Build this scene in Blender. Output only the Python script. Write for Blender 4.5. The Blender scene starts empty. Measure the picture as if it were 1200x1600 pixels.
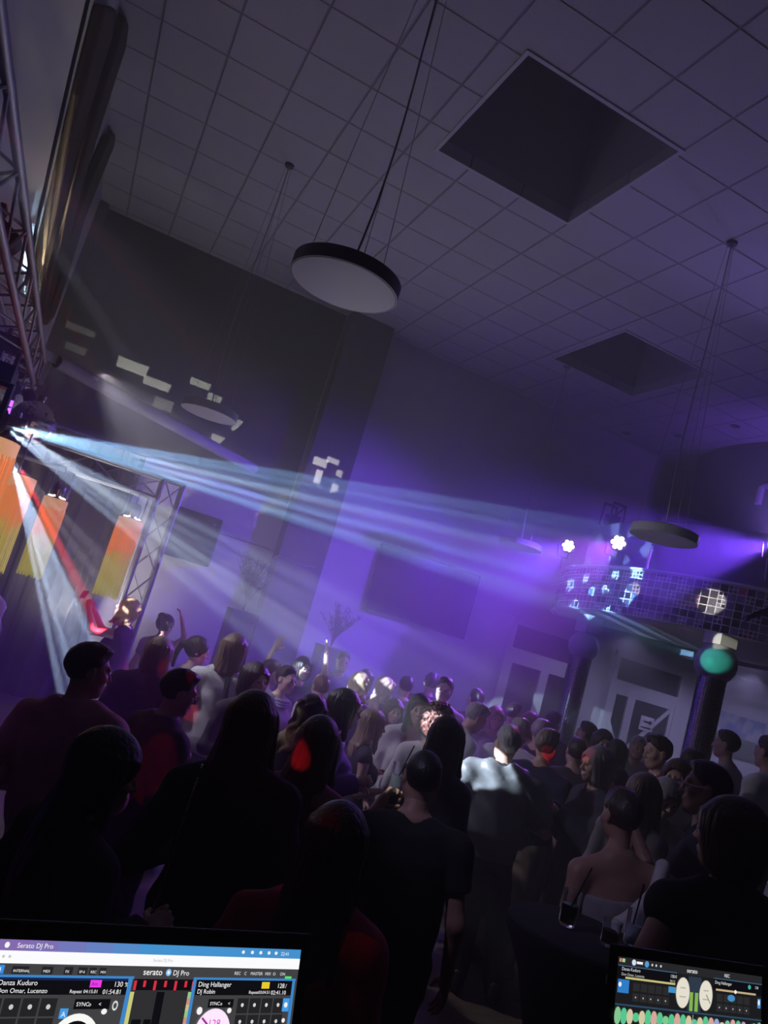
import bpy, bmesh, math, random
import numpy as np
from mathutils import Vector, Matrix

random.seed(7)
SC = bpy.context.scene
COL = SC.collection
PI = math.pi
CAMH = 1.95                       # camera height above the dance floor
# world axes (rows) in camera axes (x right, y down, z forward); focal length 1200 px at 1200x1600
RW = np.array([[0.88209739, 0.31498637, 0.35026815],
               [-0.38040121, 0.0377321, 0.92405152],
               [0.27784728, -0.94834586, 0.15310459]])

def vray(px, py):
    return RW @ np.array([(px - 600.0) / 1200.0, (py - 800.0) / 1200.0, 1.0])
def at_d(px, py, d):              # point seen at a photo pixel, d metres deep along the view
    return Vector(vray(px, py) * d) + Vector((0, 0, CAMH))
def at_x(px, py, x):
    w = vray(px, py); return Vector(w * (x / w[0])) + Vector((0, 0, CAMH))
def at_y(px, py, y):
    w = vray(px, py); return Vector(w * (y / w[1])) + Vector((0, 0, CAMH))
def at_z(px, py, z):
    w = vray(px, py); return Vector(w * ((z - CAMH) / w[2])) + Vector((0, 0, CAMH))

# ---------------------------------------------------------------- materials
MATS = {}
def nt_new(name):
    m = bpy.data.materials.new(name); m.use_nodes = True
    nt = m.node_tree
    b = nt.nodes.get('Principled BSDF')
    return m, nt, b
def mat(name, col, rough=0.6, metal=0.0, var=0.15, scale=18.0, emit=None, estr=0.0, bump=0.0, trans=0.0, spec=None, sheen=0.0, alpha=None, ior=None):
    if name in MATS: return MATS[name]
    m, nt, b = nt_new(name)
    b.inputs['Roughness'].default_value = rough
    b.inputs['Metallic'].default_value = metal
    if spec is not None: b.inputs['Specular IOR Level'].default_value = spec
    if trans: b.inputs['Transmission Weight'].default_value = trans
    if ior: b.inputs['IOR'].default_value = ior
    if sheen: b.inputs['Sheen Weight'].default_value = sheen
    tc = nt.nodes.new('ShaderNodeTexCoord')
    no = nt.nodes.new('ShaderNodeTexNoise'); no.inputs['Scale'].default_value = scale; no.inputs['Detail'].default_value = 4
    nt.links.new(tc.outputs['Object'], no.inputs['Vector'])
    mx = nt.nodes.new('ShaderNodeMix'); mx.data_type = 'RGBA'
    c = list(col)
    mx.inputs[6].default_value = [max(0, v * (1 - var)) for v in c] + [1]
    mx.inputs[7].default_value = [min(1, v * (1 + var)) for v in c] + [1]
    nt.links.new(no.outputs['Fac'], mx.inputs[0])
    nt.links.new(mx.outputs[2], b.inputs['Base Color'])
    if bump:
        bp = nt.nodes.new('ShaderNodeBump'); bp.inputs['Strength'].default_value = bump; bp.inputs['Distance'].default_value = 0.01
        nt.links.new(no.outputs['Fac'], bp.inputs['Height']); nt.links.new(bp.outputs['Normal'], b.inputs['Normal'])
    if emit is not None:
        b.inputs['Emission Color'].default_value = list(emit) + [1]; b.inputs['Emission Strength'].default_value = estr
    MATS[name] = m
    return m
def hairmat(name, col, tip=None):
    if name in MATS: return MATS[name]
    m, nt, b = nt_new(name)
    b.inputs['Roughness'].default_value = 0.42
    tc = nt.nodes.new('ShaderNodeTexCoord')
    mp = nt.nodes.new('ShaderNodeMapping'); mp.inputs['Scale'].default_value = (90, 90, 9)
    nt.links.new(tc.outputs['Object'], mp.inputs['Vector'])
    no = nt.nodes.new('ShaderNodeTexNoise'); no.inputs['Scale'].default_value = 1.0; no.inputs['Detail'].default_value = 3
    nt.links.new(mp.outputs['Vector'], no.inputs['Vector'])
    mx = nt.nodes.new('ShaderNodeMix'); mx.data_type = 'RGBA'
    mx.inputs[6].default_value = [v * 0.55 for v in col] + [1]; mx.inputs[7].default_value = [min(1, v * 1.5) for v in col] + [1]
    nt.links.new(no.outputs['Fac'], mx.inputs[0])
    out = mx.outputs[2]
    if tip is not None:             # dyed lengths: colour changes with height in the hair itself
        sp = nt.nodes.new('ShaderNodeSeparateXYZ'); nt.links.new(tc.outputs['Object'], sp.inputs[0])
        mr = nt.nodes.new('ShaderNodeMapRange'); mr.inputs[1].default_value = tip[1]; mr.inputs[2].default_value = tip[2]
        nt.links.new(sp.outputs['Z'], mr.inputs[0])
        m2 = nt.nodes.new('ShaderNodeMix'); m2.data_type = 'RGBA'; m2.inputs[6].default_value = list(tip[0]) + [1]
        nt.links.new(mr.outputs[0], m2.inputs[0]); nt.links.new(out, m2.inputs[7]); out = m2.outputs[2]
    nt.links.new(out, b.inputs['Base Color'])
    bp = nt.nodes.new('ShaderNodeBump'); bp.inputs['Strength'].default_value = 0.7; bp.inputs['Distance'].default_value = 0.01
    nt.links.new(no.outputs['Fac'], bp.inputs['Height']); nt.links.new(bp.outputs['Normal'], b.inputs['Normal'])
    MATS[name] = m
    return m

# ---------------------------------------------------------------- mesh builder
class MB:
    def __init__(self): self.v = []; self.f = []; self.m = []
    def add(self, vs, fs, mi=0):
        o = len(self.v); self.v += [tuple(p) for p in vs]
        self.f += [tuple(i + o for i in f) for f in fs]; self.m += [mi] * len(fs)
        return self
    def box(self, c, s, R=None, mi=0):
        hx, hy, hz = s[0] / 2, s[1] / 2, s[2] / 2
        vs = [Vector((x, y, z)) for x in (-hx, hx) for y in (-hy, hy) for z in (-hz, hz)]
        if R is not None: vs = [R @ p for p in vs]
        vs = [p + Vector(c) for p in vs]
        return self.add(vs, [(0, 1, 3, 2), (4, 6, 7, 5), (0, 4, 5, 1), (2, 3, 7, 6), (0, 2, 6, 4), (1, 5, 7, 3)], mi)
    def tube(self, a, b, r, n=10, r2=None, mi=0, cap=True):
        a = Vector(a); b = Vector(b); r2 = r if r2 is None else r2
        d = (b - a).normalized()
        u = d.orthogonal().normalized(); w = d.cross(u)
        vs = []
        for p, rr in ((a, r), (b, r2)):
            for i in range(n):
                t = 2 * PI * i / n
                vs.append(p + (u * math.cos(t) + w * math.sin(t)) * rr)
        fs = [(i, (i + 1) % n, n + (i + 1) % n, n + i) for i in range(n)]
        if cap: fs += [tuple(range(n - 1, -1, -1)), tuple(range(n, 2 * n))]
        return self.add(vs, fs, mi)
    def path(self, pts, r, n=8, mi=0):
        pts = [Vector(p) for p in pts]
        vs = []; u = None
        for i, p in enumerate(pts):
            d = (pts[min(i + 1, len(pts) - 1)] - pts[max(i - 1, 0)]).normalized()
            if u is None: u = d.orthogonal().normalized()
            u = (u - d * u.dot(d)).normalized(); w = d.cross(u)
            rr = r[i] if isinstance(r, (list, tuple)) else r
            for k in range(n):
                t = 2 * PI * k / n; vs.append(p + (u * math.cos(t) + w * math.sin(t)) * rr)
        fs = []
        for i in range(len(pts) - 1):
            for k in range(n):
                fs.append((i * n + k, i * n + (k + 1) % n, (i + 1) * n + (k + 1) % n, (i + 1) * n + k))
        fs += [tuple(range(n - 1, -1, -1)), tuple(range((len(pts) - 1) * n, len(pts) * n))]
        return self.add(vs, fs, mi)
    def lathe(self, c, prof, n=32, mi=0, R=None):
        vs = []; c = Vector(c)
        for r, z in prof:
            for k in range(n):
                t = 2 * PI * k / n; p = Vector((r * math.cos(t), r * math.sin(t), z))
                vs.append(c + (R @ p if R is not None else p))
        fs = []
        for i in range(len(prof) - 1):
            for k in range(n):
                fs.append((i * n + k, i * n + (k + 1) % n, (i + 1) * n + (k + 1) % n, (i + 1) * n + k))
        if prof[0][0] > 1e-4: fs.append(tuple(range(n - 1, -1, -1)))
        if prof[-1][0] > 1e-4: fs.append(tuple(range((len(prof) - 1) * n, len(prof) * n)))
        return self.add(vs, fs, mi)
    def prism(self, poly, thick, mi=0):   # poly: list of 3-D points in a plane; thick: offset vector
        n = len(poly); t = Vector(thick)
        vs = [Vector(p) for p in poly] + [Vector(p) + t for p in poly]
        fs = [tuple(range(n)), tuple(range(2 * n - 1, n - 1, -1))]
        fs += [(i, i + n, (i + 1) % n + n, (i + 1) % n) for i in range(n)]
        return self.add(vs, fs, mi)
    def arc(self, c, R0, R1, z0, z1, a0, a1, n=48, mi=0):  # a curved wall between two radii
        vs = []
        for i in range(n + 1):
            t = a0 + (a1 - a0) * i / n
            for r in (R0, R1):
                for z in (z0, z1): vs.append((c[0] + r * math.cos(t), c[1] + r * math.sin(t), z))
        fs = []
        for i in range(n):
            a = 4 * i; b = a + 4
            fs += [(a, a + 1, b + 1, b), (a + 2, b + 2, b + 3, a + 3), (a, b, b + 2, a + 2), (a + 1, a + 3, b + 3, b + 1)]
        fs += [(0, 2, 3, 1), (4 * n, 4 * n + 1, 4 * n + 3, 4 * n + 2)]
        return self.add(vs, fs, mi)
    def build(self, name, mats, parent=None, smooth=False, loc=None):
        me = bpy.data.meshes.new(name)
        vs = self.v
        if loc is not None: vs = [(p[0] - loc[0], p[1] - loc[1], p[2] - loc[2]) for p in vs]
        me.from_pydata([tuple(map(float, p)) for p in vs], [], self.f)
        if not isinstance(mats, (list, tuple)): mats = [mats]
        for m in mats: me.materials.append(m)
        if len(mats) > 1: me.polygons.foreach_set('material_index', self.m)
        bm = bmesh.new(); bm.from_mesh(me); bmesh.ops.recalc_face_normals(bm, faces=bm.faces); bm.to_mesh(me); bm.free()
        if smooth:
            me.polygons.foreach_set('use_smooth', [True] * len(me.polygons))
            try: me.set_sharp_from_angle(angle=math.radians(40))
            except Exception: pass
        me.update()
        o = bpy.data.objects.new(name, me); COL.objects.link(o)
        if parent is not None: o.parent = parent
        elif loc is not None: o.location = loc
        return o

def tag(o, label, cat, group=None, kind=None):
    o['label'] = label; o['category'] = cat
    if group: o['group'] = group
    if kind: o['kind'] = kind
    return o
def struct(o):
    o['kind'] = 'structure'; return o
def empty(name, loc, rz=0.0):
    o = bpy.data.objects.new(name, None); COL.objects.link(o)
    o.location = loc; o.rotation_euler = (0, 0, rz); o.empty_display_size = 0.1
    return o
# ================================================================= ROOM
ZC = CAMH + 4.4        # ceiling height
YB = 10.75             # back wall
XL = -1.04             # wall above the stage opening
G = 0.583              # ceiling tile

def ceil_mat():
    m, nt, b = nt_new('ceiling_tiles'); b.inputs['Roughness'].default_value = 0.9
    tc = nt.nodes.new('ShaderNodeTexCoord'); sp = nt.nodes.new('ShaderNodeSeparateXYZ')
    nt.links.new(tc.outputs['Object'], sp.inputs[0])
    def line(sock, off):
        a = nt.nodes.new('ShaderNodeMath'); a.operation = 'ADD'; a.inputs[1].default_value = off + 100 * G
        nt.links.new(sock, a.inputs[0])
        d = nt.nodes.new('ShaderNodeMath'); d.operation = 'MODULO'; d.inputs[1].default_value = G
        nt.links.new(a.outputs[0], d.inputs[0])
        e = nt.nodes.new('ShaderNodeMath'); e.operation = 'SUBTRACT'; e.inputs[1].default_value = G / 2
        nt.links.new(d.outputs[0], e.inputs[0])
        f = nt.nodes.new('ShaderNodeMath'); f.operation = 'ABSOLUTE'; nt.links.new(e.outputs[0], f.inputs[0])
        g = nt.nodes.new('ShaderNodeMapRange'); g.inputs[1].default_value = 0.004; g.inputs[2].default_value = 0.012
        g.inputs[3].default_value = 1; g.inputs[4].default_value = 0
        # distance to the nearest joint
        nt.links.new(f.outputs[0], g.inputs[0]); return g.outputs[0]
    lx = line(sp.outputs['X'], 0.11 + G / 2); ly = line(sp.outputs['Y'], -6.53 + G / 2)
    mx = nt.nodes.new('ShaderNodeMath'); mx.operation = 'MAXIMUM'
    nt.links.new(lx, mx.inputs[0]); nt.links.new(ly, mx.inputs[1])
    no = nt.nodes.new('ShaderNodeTexNoise'); no.inputs['Scale'].default_value = 90; nt.links.new(tc.outputs['Object'], no.inputs['Vector'])
    base = nt.nodes.new('ShaderNodeMix'); base.data_type = 'RGBA'
    base.inputs[6].default_value = (0.50, 0.49, 0.49, 1); base.inputs[7].default_value = (0.64, 0.63, 0.62, 1)
    nt.links.new(no.outputs['Fac'], base.inputs[0])
    mm = nt.nodes.new('ShaderNodeMix'); mm.data_type = 'RGBA'; mm.inputs[7].default_value = (0.34, 0.33, 0.34, 1)
    nt.links.new(mx.outputs[0], mm.inputs[0]); nt.links.new(base.outputs[2], mm.inputs[6])
    nt.links.new(mm.outputs[2], b.inputs['Base Color'])
    bp = nt.nodes.new('ShaderNodeBump'); bp.invert = True; bp.inputs['Strength'].default_value = 0.8; bp.inputs['Distance'].default_value = 0.02
    nt.links.new(mx.outputs[0], bp.inputs['Height']); nt.links.new(bp.outputs['Normal'], b.inputs['Normal'])
    return m
M_CEIL = ceil_mat()
M_WALL = mat('painted_wall', (0.60, 0.59, 0.60), 0.85, var=0.05, scale=6)
M_DARKWALL = mat('dark_wall', (0.13, 0.125, 0.125), 0.9, var=0.06, scale=5)
M_PILLAR = mat('pillar_paint', (0.16, 0.15, 0.17), 0.8, var=0.05)
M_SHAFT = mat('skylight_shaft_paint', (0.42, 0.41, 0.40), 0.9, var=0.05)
M_WHITE = mat('white_trim', (0.62, 0.62, 0.62), 0.6, var=0.05)
M_BLACK = mat('black_plastic', (0.012, 0.012, 0.013), 0.5, var=0.2)
M_MATTEBLACK = mat('black_cloth', (0.02, 0.018, 0.02), 0.95, var=0.25, scale=40)
M_STEEL = mat('truss_aluminium', (0.36, 0.36, 0.38), 0.5, metal=0.8, var=0.08)
M_DARKDRUM = mat('dark_drum_paint', (0.09, 0.07, 0.11), 0.75, var=0.1, scale=4)
M_WOODBOARD = mat('brown_board', (0.085, 0.055, 0.042), 0.6, var=0.25, scale=8)
M_GLASS_DARK = mat('dark_door_glass', (0.03, 0.03, 0.04), 0.12, var=0.1)

def floor_mat():
    m, nt, b = nt_new('floor_boards'); b.inputs['Roughness'].default_value = 0.38
    tc = nt.nodes.new('ShaderNodeTexCoord')
    br = nt.nodes.new('ShaderNodeTexBrick'); br.inputs['Scale'].default_value = 1.0
    br.inputs['Color1'].default_value = (0.30, 0.24, 0.18, 1); br.inputs['Color2'].default_value = (0.24, 0.19, 0.15, 1)
    br.inputs['Mortar'].default_value = (0.10, 0.08, 0.07, 1); br.inputs['Mortar Size'].default_value = 0.004
    br.inputs['Brick Width'].default_value = 1.3; br.inputs['Row Height'].default_value = 0.14
    nt.links.new(tc.outputs['Object'], br.inputs['Vector'])
    no = nt.nodes.new('ShaderNodeTexNoise'); no.inputs['Scale'].default_value = 6; no.inputs['Detail'].default_value = 6
    nt.links.new(tc.outputs['Object'], no.inputs['Vector'])
    mx = nt.nodes.new('ShaderNodeMix'); mx.data_type = 'RGBA'; mx.blend_type = 'MULTIPLY'; mx.inputs[0].default_value = 0.5
    nt.links.new(br.outputs['Color'], mx.inputs[6]); nt.links.new(no.outputs['Color'], mx.inputs[7])
    nt.links.new(mx.outputs[2], b.inputs['Base Color'])
    return m
M_FLOOR = floor_mat()

def grid_with_holes(mb, xs, ys, z0, z1, holes):
    for i in range(len(xs) - 1):
        for j in range(len(ys) - 1):
            cx = (xs[i] + xs[i + 1]) / 2; cy = (ys[j] + ys[j + 1]) / 2
            if any(h[0] < cx < h[1] and h[2] < cy < h[3] for h in holes): continue
            mb.box((cx, cy, (z0 + z1) / 2), (xs[i + 1] - xs[i], ys[j + 1] - ys[j], z1 - z0))
SK = [(1.875, 3.37, 4.735, 6.23), (5.25, 6.68, 7.54, 9.04)]
m = MB()
grid_with_holes(m, [XL, SK[0][0], SK[0][1], SK[1][0], SK[1][1], 14.0], [-3.0, SK[0][2], SK[0][3], SK[1][2], SK[1][3], YB], ZC, ZC + 0.12, SK)
struct(m.build('ceiling', M_CEIL))
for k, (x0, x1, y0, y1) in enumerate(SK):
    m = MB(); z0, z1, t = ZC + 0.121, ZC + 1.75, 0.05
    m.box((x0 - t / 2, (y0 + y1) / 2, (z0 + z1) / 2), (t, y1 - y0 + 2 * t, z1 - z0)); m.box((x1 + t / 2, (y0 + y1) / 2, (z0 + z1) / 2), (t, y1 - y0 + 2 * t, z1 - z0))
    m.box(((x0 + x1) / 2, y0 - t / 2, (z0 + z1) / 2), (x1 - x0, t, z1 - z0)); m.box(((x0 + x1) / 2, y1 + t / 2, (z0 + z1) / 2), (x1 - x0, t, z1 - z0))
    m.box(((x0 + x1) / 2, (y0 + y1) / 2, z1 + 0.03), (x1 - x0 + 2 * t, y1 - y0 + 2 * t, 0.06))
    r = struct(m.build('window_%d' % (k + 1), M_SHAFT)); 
    f = MB(); e = 0.035; zz = ZC - 0.006
    for a, b_ in (((x0 - e / 2, (y0 + y1) / 2, zz), (e, y1 - y0 + 2 * e, 0.012)), ((x1 + e / 2, (y0 + y1) / 2, zz), (e, y1 - y0 + 2 * e, 0.012)),
                  (((x0 + x1) / 2, y0 - e / 2, zz), (x1 - x0, e, 0.012)), (((x0 + x1) / 2, y1 + e / 2, zz), (x1 - x0, e, 0.012))): f.box(a, b_)
    f.build('frame', M_WHITE, r)

struct(MB().box((4.25, 3.9, -0.05), (19.5, 13.9, 0.1)).build('floor', M_FLOOR))
# back wall: dark upper-left field above a ledge, lighter right of the pillar
zl = CAMH + 1.42
m = MB()
m.box(((XL + 2.62) / 2, YB + 0.1, (zl + ZC) / 2), (2.62 - XL, 0.2, ZC - zl), mi=1)
m.box(((-5.5 + 2.62) / 2, YB + 0.1, zl / 2), (2.62 + 5.5, 0.2, zl), mi=0)
m.box(((2.62 + 14) / 2, YB + 0.1, ZC / 2), (14 - 2.62, 0.2, ZC), mi=0)
m.box((1.9, YB + 0.0, CAMH + 0.72), (1.45, 0.02, 0.012), mi=1)
struct(m.build('wall_back', [M_WALL, M_DARKWALL]))
m = MB().box((2.965, YB - 0.16, ZC / 2), (0.67, 0.32, ZC - 0.004))
struct(m.build('trim_1', M_PILLAR))
zh = 3.35
m = MB(); m.box((XL - 0.1, (YB - 3) / 2, (zh + ZC) / 2), (0.2, YB + 3, ZC - zh)); struct(m.build('wall_left', M_WALL))
struct(MB().box((-5.1 / 2 - 0.6, (YB - 3) / 2, zh + 0.1), (3.7, YB + 3, 0.2)).build('trim_2', M_DARKWALL))
struct(MB().box((-5.1, (YB - 3) / 2, 1.7), (0.2, YB + 3, 3.4)).build('wall_stage', M_DARKWALL))
struct(MB().box((14.1, (YB - 3) / 2, ZC / 2), (0.2, YB + 3, ZC)).build('wall_right', M_WALL))
struct(MB().box((4.5, -3.1, ZC / 2), (19.4, 0.2, ZC)).build('wall_front', M_DARKWALL))

# raised tier on the right where the far guests stand
struct(MB().box((9.6, 7.6, 0.08), (8.8, 6.28, 0.16)).build('trim_3', M_FLOOR))

# brown boards on the left wall (rounded tops), read in the plane of that wall
def wall_board(pts, label, t=0.09):
    x = XL + 0.001
    P = [at_x(a, b, x) for a, b in pts]
    o = MB().prism(P, (t, 0, 0)).build('wall_panel', M_WOODBOARD)
    bv = o.modifiers.new('b', 'BEVEL'); bv.width = 0.03; bv.segments = 3; bv.limit_method = 'ANGLE'
    return tag(o, label, 'wall panel', None)
def lift(pts): return [(a, b) for a, b in pts]
b1 = wall_board([(146, 2), (110, 144), (64, 350), (40, 470), (46, 480), (60, 410), (88, 291), (128, 150), (158, 50), (166, 6)], 'longest brown wall board high on the left wall with a slanting edge')
b2 = wall_board([(180, 22), (144, 145), (100, 291), (72, 400), (54, 490), (60, 498), (84, 420), (113, 290), (143, 190), (168, 110), (188, 48), (190, 34), (185, 26)], 'middle brown wall board with a rounded top on the left wall')
b3 = wall_board([(160, 208), (138, 258), (112, 322), (88, 390), (64, 470), (60, 505), (72, 492), (96, 420), (120, 338), (150, 262), (171, 212), (168, 205)], 'shortest brown wall board, last before the back corner')
m = MB(); 
for P in (at_x(165, 150, XL), ): pass
# sloping dark rail along the near edge of the boards
m = MB().path([at_x(a, b, XL + 0.12) for a, b in [(140, -10), (107, 130), (60, 340), (40, 445)]], 0.012)
tag(m.build('cable_rail', M_BLACK), 'thin dark rail slanting along the left wall beside the brown boards', 'rail')
# grey corner casing in the back-left corner
m = MB().box((XL + 0.06, YB - 0.1, (zh + ZC) / 2 + 0.2), (0.12, 0.2, ZC - zh - 0.45))
struct(m.build('trim_4', M_DARKWALL))

# doors in the back wall
def door(n, x0, x1, ztop, braces):
    y = YB - 0.03; zf = 0.16
    r = empty('door_%d' % n, ((x0 + x1) / 2, y, zf)); r['kind'] = 'structure'
    def part(name, mb, mt): return mb.build(name, mt, r, loc=r.location)
    w = 0.1; ztr = ztop - 0.55; xm = (x0 + x1) / 2
    f = MB()
    f.box((x0 + w / 2, y, (zf + ztop) / 2), (w, 0.1, ztop - zf)); f.box((x1 - w / 2, y, (zf + ztop) / 2), (w, 0.1, ztop - zf))
    f.box((xm, y, ztop - w / 2), (x1 - x0 - 2 * w, 0.1, w)); f.box((xm, y, ztr), (x1 - x0 - 2 * w, 0.1, 0.16))
    part('door_frame', f, M_WHITE)
    part('transom_glass', MB().box((xm, y + 0.01, (ztr + 0.08 + ztop - w) / 2), (x1 - x0 - 2 * w, 0.02, ztop - w - ztr - 0.08)), M_GLASS_DARK)
    xs = xm if n == 1 else x0 + 0.52
    for a, b in ((x0 + w, xs), (xs, x1 - w)):
        lf = MB(); zt = ztr - 0.08
        lf.box((a + 0.04, y - 0.01, (zf + zt) / 2), (0.08, 0.06, zt - zf)); lf.box((b - 0.04, y - 0.01, (zf + zt) / 2), (0.08, 0.06, zt - zf))
        lf.box(((a + b) / 2, y - 0.01, zt - 0.04), (b - a - 0.16, 0.06, 0.08)); lf.box(((a + b) / 2, y - 0.01, zf + 0.15), (b - a - 0.16, 0.06, 0.3))
        leaf = part('door_leaf', lf, M_WHITE)
        g = MB().box(((a + b) / 2, y + 0.005, (zf + zt) / 2), (b - a - 0.16, 0.015, zt - zf - 0.1)).build('door_glass', M_GLASS_DARK, leaf, loc=r.location)
        if braces:
            z1 = zt - 0.1
            br = MB()
            if b - a > 0.7: p, q = Vector((b - 0.1, y - 0.045, z1)), Vector((a + 0.08, y - 0.045, z1 - 0.85))
            else: p, q = Vector((a + 0.02, y - 0.045, z1 - 0.45)), Vector((b - 0.06, y - 0.045, z1 - 0.95))
            d = q - p; ang = math.atan2(d.z, d.x)
            br.box((p + q) / 2, (d.length, 0.03, 0.07), Matrix.Rotation(-ang, 3, 'Y'))
            br.build('brace', M_WHITE, leaf, loc=r.location)
        h = MB().tube((b - 0.045, y - 0.05, zf + 1.0), (b - 0.045, y - 0.1, zf + 1.0), 0.012).tube((b - 0.045, y - 0.1, zf + 1.0), (b - 0.16, y - 0.1, zf + 1.0), 0.011)
        h.build('handle', M_STEEL, leaf, loc=r.location)
    return r
door(1, 6.71, 8.36, CAMH + 0.88, False)
door(2, 8.86, 10.44, CAMH + 0.88, True)
# notice on the second door
pc = at_y(1010, 1131, YB - 0.1)
n_ = MB().box((pc.x, pc.y, pc.z), (0.30, 0.006, 0.24), mi=0)
n_.box((pc.x + 0.01, pc.y - 0.004, pc.z + 0.03), (0.15, 0.002, 0.03), mi=1)
n_.add([(pc.x + 0.05, pc.y - 0.005, pc.z + 0.08), (pc.x + 0.05, pc.y - 0.005, pc.z - 0.02), (pc.x + 0.12, pc.y - 0.005, pc.z + 0.03)], [(0, 1, 2)], 1)
n_.box((pc.x, pc.y - 0.004, pc.z - 0.07), (0.22, 0.002, 0.025), mi=1)
tag(n_.build('notice', [M_WHITE, M_BLACK]), 'white paper notice with an arrow on the braced door', 'sign')
# ================================================================= FIXTURES
M_CORD = mat('pale_cable', (0.45, 0.44, 0.46), 0.5)
M_CORDB = mat('dark_cable', (0.03, 0.025, 0.03), 0.5)
M_LAMPDARK = mat('lamp_rim_dark', (0.05, 0.045, 0.055), 0.5)
M_LAMPWHITE = mat('lamp_rim_white', (0.55, 0.55, 0.58), 0.5)
M_DIFF = mat('lamp_diffuser', (0.62, 0.61, 0.63), 0.5, var=0.02)

def pendant(c, dia, top, rim, label, cord):
    c = Vector(c); r = dia / 2; h = 0.075
    root = empty('pendant_lamp', c)
    def P(name, mb, mt, smooth=True): return mb.build(name, mt, root, smooth, loc=c)
    rm = MB().lathe(c, [(r, 0.0), (r, h), (r - 0.012, h + 0.006), (0.03, h + 0.006), (0.0, h + 0.006)], 64)
    P('lamp_body', rm, rim)
    P('diffuser', MB().lathe(c, [(0.0, -0.004), (r * 0.6, -0.004), (r - 0.012, -0.002), (r - 0.006, 0.004)], 64), M_DIFF)
    t = Vector((top[0], top[1], ZC))
    P('canopy', MB().lathe(t, [(0.0, -0.03), (0.045, -0.028), (0.05, 0.0)], 24), M_LAMPDARK)
    for k in range(3):
        a = 2 * PI * k / 3 + 0.5
        P('suspension_wire', MB().tube(c + Vector((math.cos(a) * r * 0.85, math.sin(a) * r * 0.85, h)), t + Vector((math.cos(a) * 0.03, math.sin(a) * 0.03, -0.02)), 0.0022, 6), M_CORD)
    P('power_cord', MB().path(cord, 0.006, 8), M_CORDB if rim is M_LAMPDARK else M_CORD)
    return tag(root, label, 'lamp', 'round pendant lamps')
def cordpath(c, top, sag):
    c = Vector(c) + Vector((0, 0, 0.08)); t = Vector((top[0], top[1], ZC - 0.02))
    pts = []
    for i in range(13):
        u = i / 12; p = c.lerp(t, u); s = math.sin(PI * min(1, u * 1.0)) * (1 - u) ** 1.6
        pts.append(p + Vector(sag) * s)
    return pts
c1 = at_d(537, 447, 4.2); pendant(c1, 0.61, (c1.x, c1.y), M_LAMPDARK, 'big round pendant lamp with a dark rim hanging nearest, high in the middle', cordpath(c1, (c1.x, c1.y), (0.10, 0.0, 0)))
c2 = Vector((0.83, 7.66, CAMH + 1.6)); pendant(c2, 0.56, (0.80, 7.66), M_LAMPWHITE, 'round pendant lamp hanging far left in front of the dark back wall', cordpath(c2, (0.8, 7.66), (-0.12, 0, 0)))
c3 = Vector((4.6, 5.31, CAMH + 1.49)); pendant(c3, 0.58, (4.6, 5.31), M_LAMPWHITE, 'round pendant lamp hanging in front of the mosaic balcony', cordpath(c3, (4.6, 5.31), (-0.08, 0, 0)))
c4 = at_d(812, 855, 10.6); pendant(c4, 0.60, (c4.x, c4.y), M_LAMPWHITE, 'small looking round pendant lamp hanging farthest, right of the wall television', cordpath(c4, (c4.x, c4.y), (-0.09, 0, 0)))

# projection screen roller hung across the corner
A = Vector((-0.67, 8.36, CAMH + 1.71)); B = Vector((1.97, 10.6, CAMH + 1.71))
root = empty('projection_screen', (A + B) / 2)
M_SCR = mat('screen_case', (0.50, 0.48, 0.55), 0.55, var=0.04)
MB().tube(A, B, 0.072, 28).build('screen_case', M_SCR, root, True, loc=root.location)
d = (B - A).normalized()
MB().tube(A - d * 0.012, A - d * 0.0005, 0.066, 28).build('end_cap', M_LAMPDARK, root, True, loc=root.location)
MB().tube(B + d * 0.0005, B + d * 0.02, 0.07, 28, r2=0.045).build('end_cap', M_SCR, root, True, loc=root.location)
br = MB().box(A - d * 0.13 + Vector((0, 0, 0.01)), (0.02, 0.22, 0.09), Matrix.Rotation(math.atan2(d.y, d.x) - PI / 2, 3, 'Z'))
br.box(A - d * 0.13 + Vector((-0.14, 0.04, 0.01)), (0.25, 0.03, 0.05)); br.build('wall_bracket', M_SCR, root, False, loc=root.location)
tag(root, 'long pale roller projection screen case hung across the back left corner', 'projector screen')

# television on the back wall
tv = [at_y(600, 850, YB), at_y(748, 898, YB), at_y(562, 950, YB), at_y(720, 995, YB)]
x0, x1 = 4.17, 5.92; z0, z1 = CAMH + 0.29, CAMH + 1.32
root = empty('television', ((x0 + x1) / 2, YB - 0.08, (z0 + z1) / 2))
M_TVS = mat('tv_screen', (0.006, 0.006, 0.008), 0.18, var=0.1)
MB().box(((x0 + x1) / 2, YB - 0.05, (z0 + z1) / 2), (x1 - x0, 0.06, z1 - z0)).build('housing', M_BLACK, root, loc=root.location)
MB().box(((x0 + x1) / 2, YB - 0.0825, (z0 + z1) / 2 + 0.005), (x1 - x0 - 0.03, 0.004, z1 - z0 - 0.04)).build('screen', M_TVS, root, loc=root.location)
MB().box(((x0 + x1) / 2, YB - 0.083, z0 + 0.008), (0.09, 0.004, 0.008)).build('logo_strip', M_STEEL, root, loc=root.location)
tag(root, 'large switched off black television mounted on the back wall', 'television')
# cable hanging on the pillar
pts = [at_y(a, b, YB - 0.33) for a, b in [(428, 872), (432, 869), (437, 868), (447, 872), (458, 878), (475, 884), (494, 886)]]
tag(MB().path(pts, 0.006).build('cable', M_CORD), 'pale loose cable across the dark pillar', 'cable')

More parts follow.
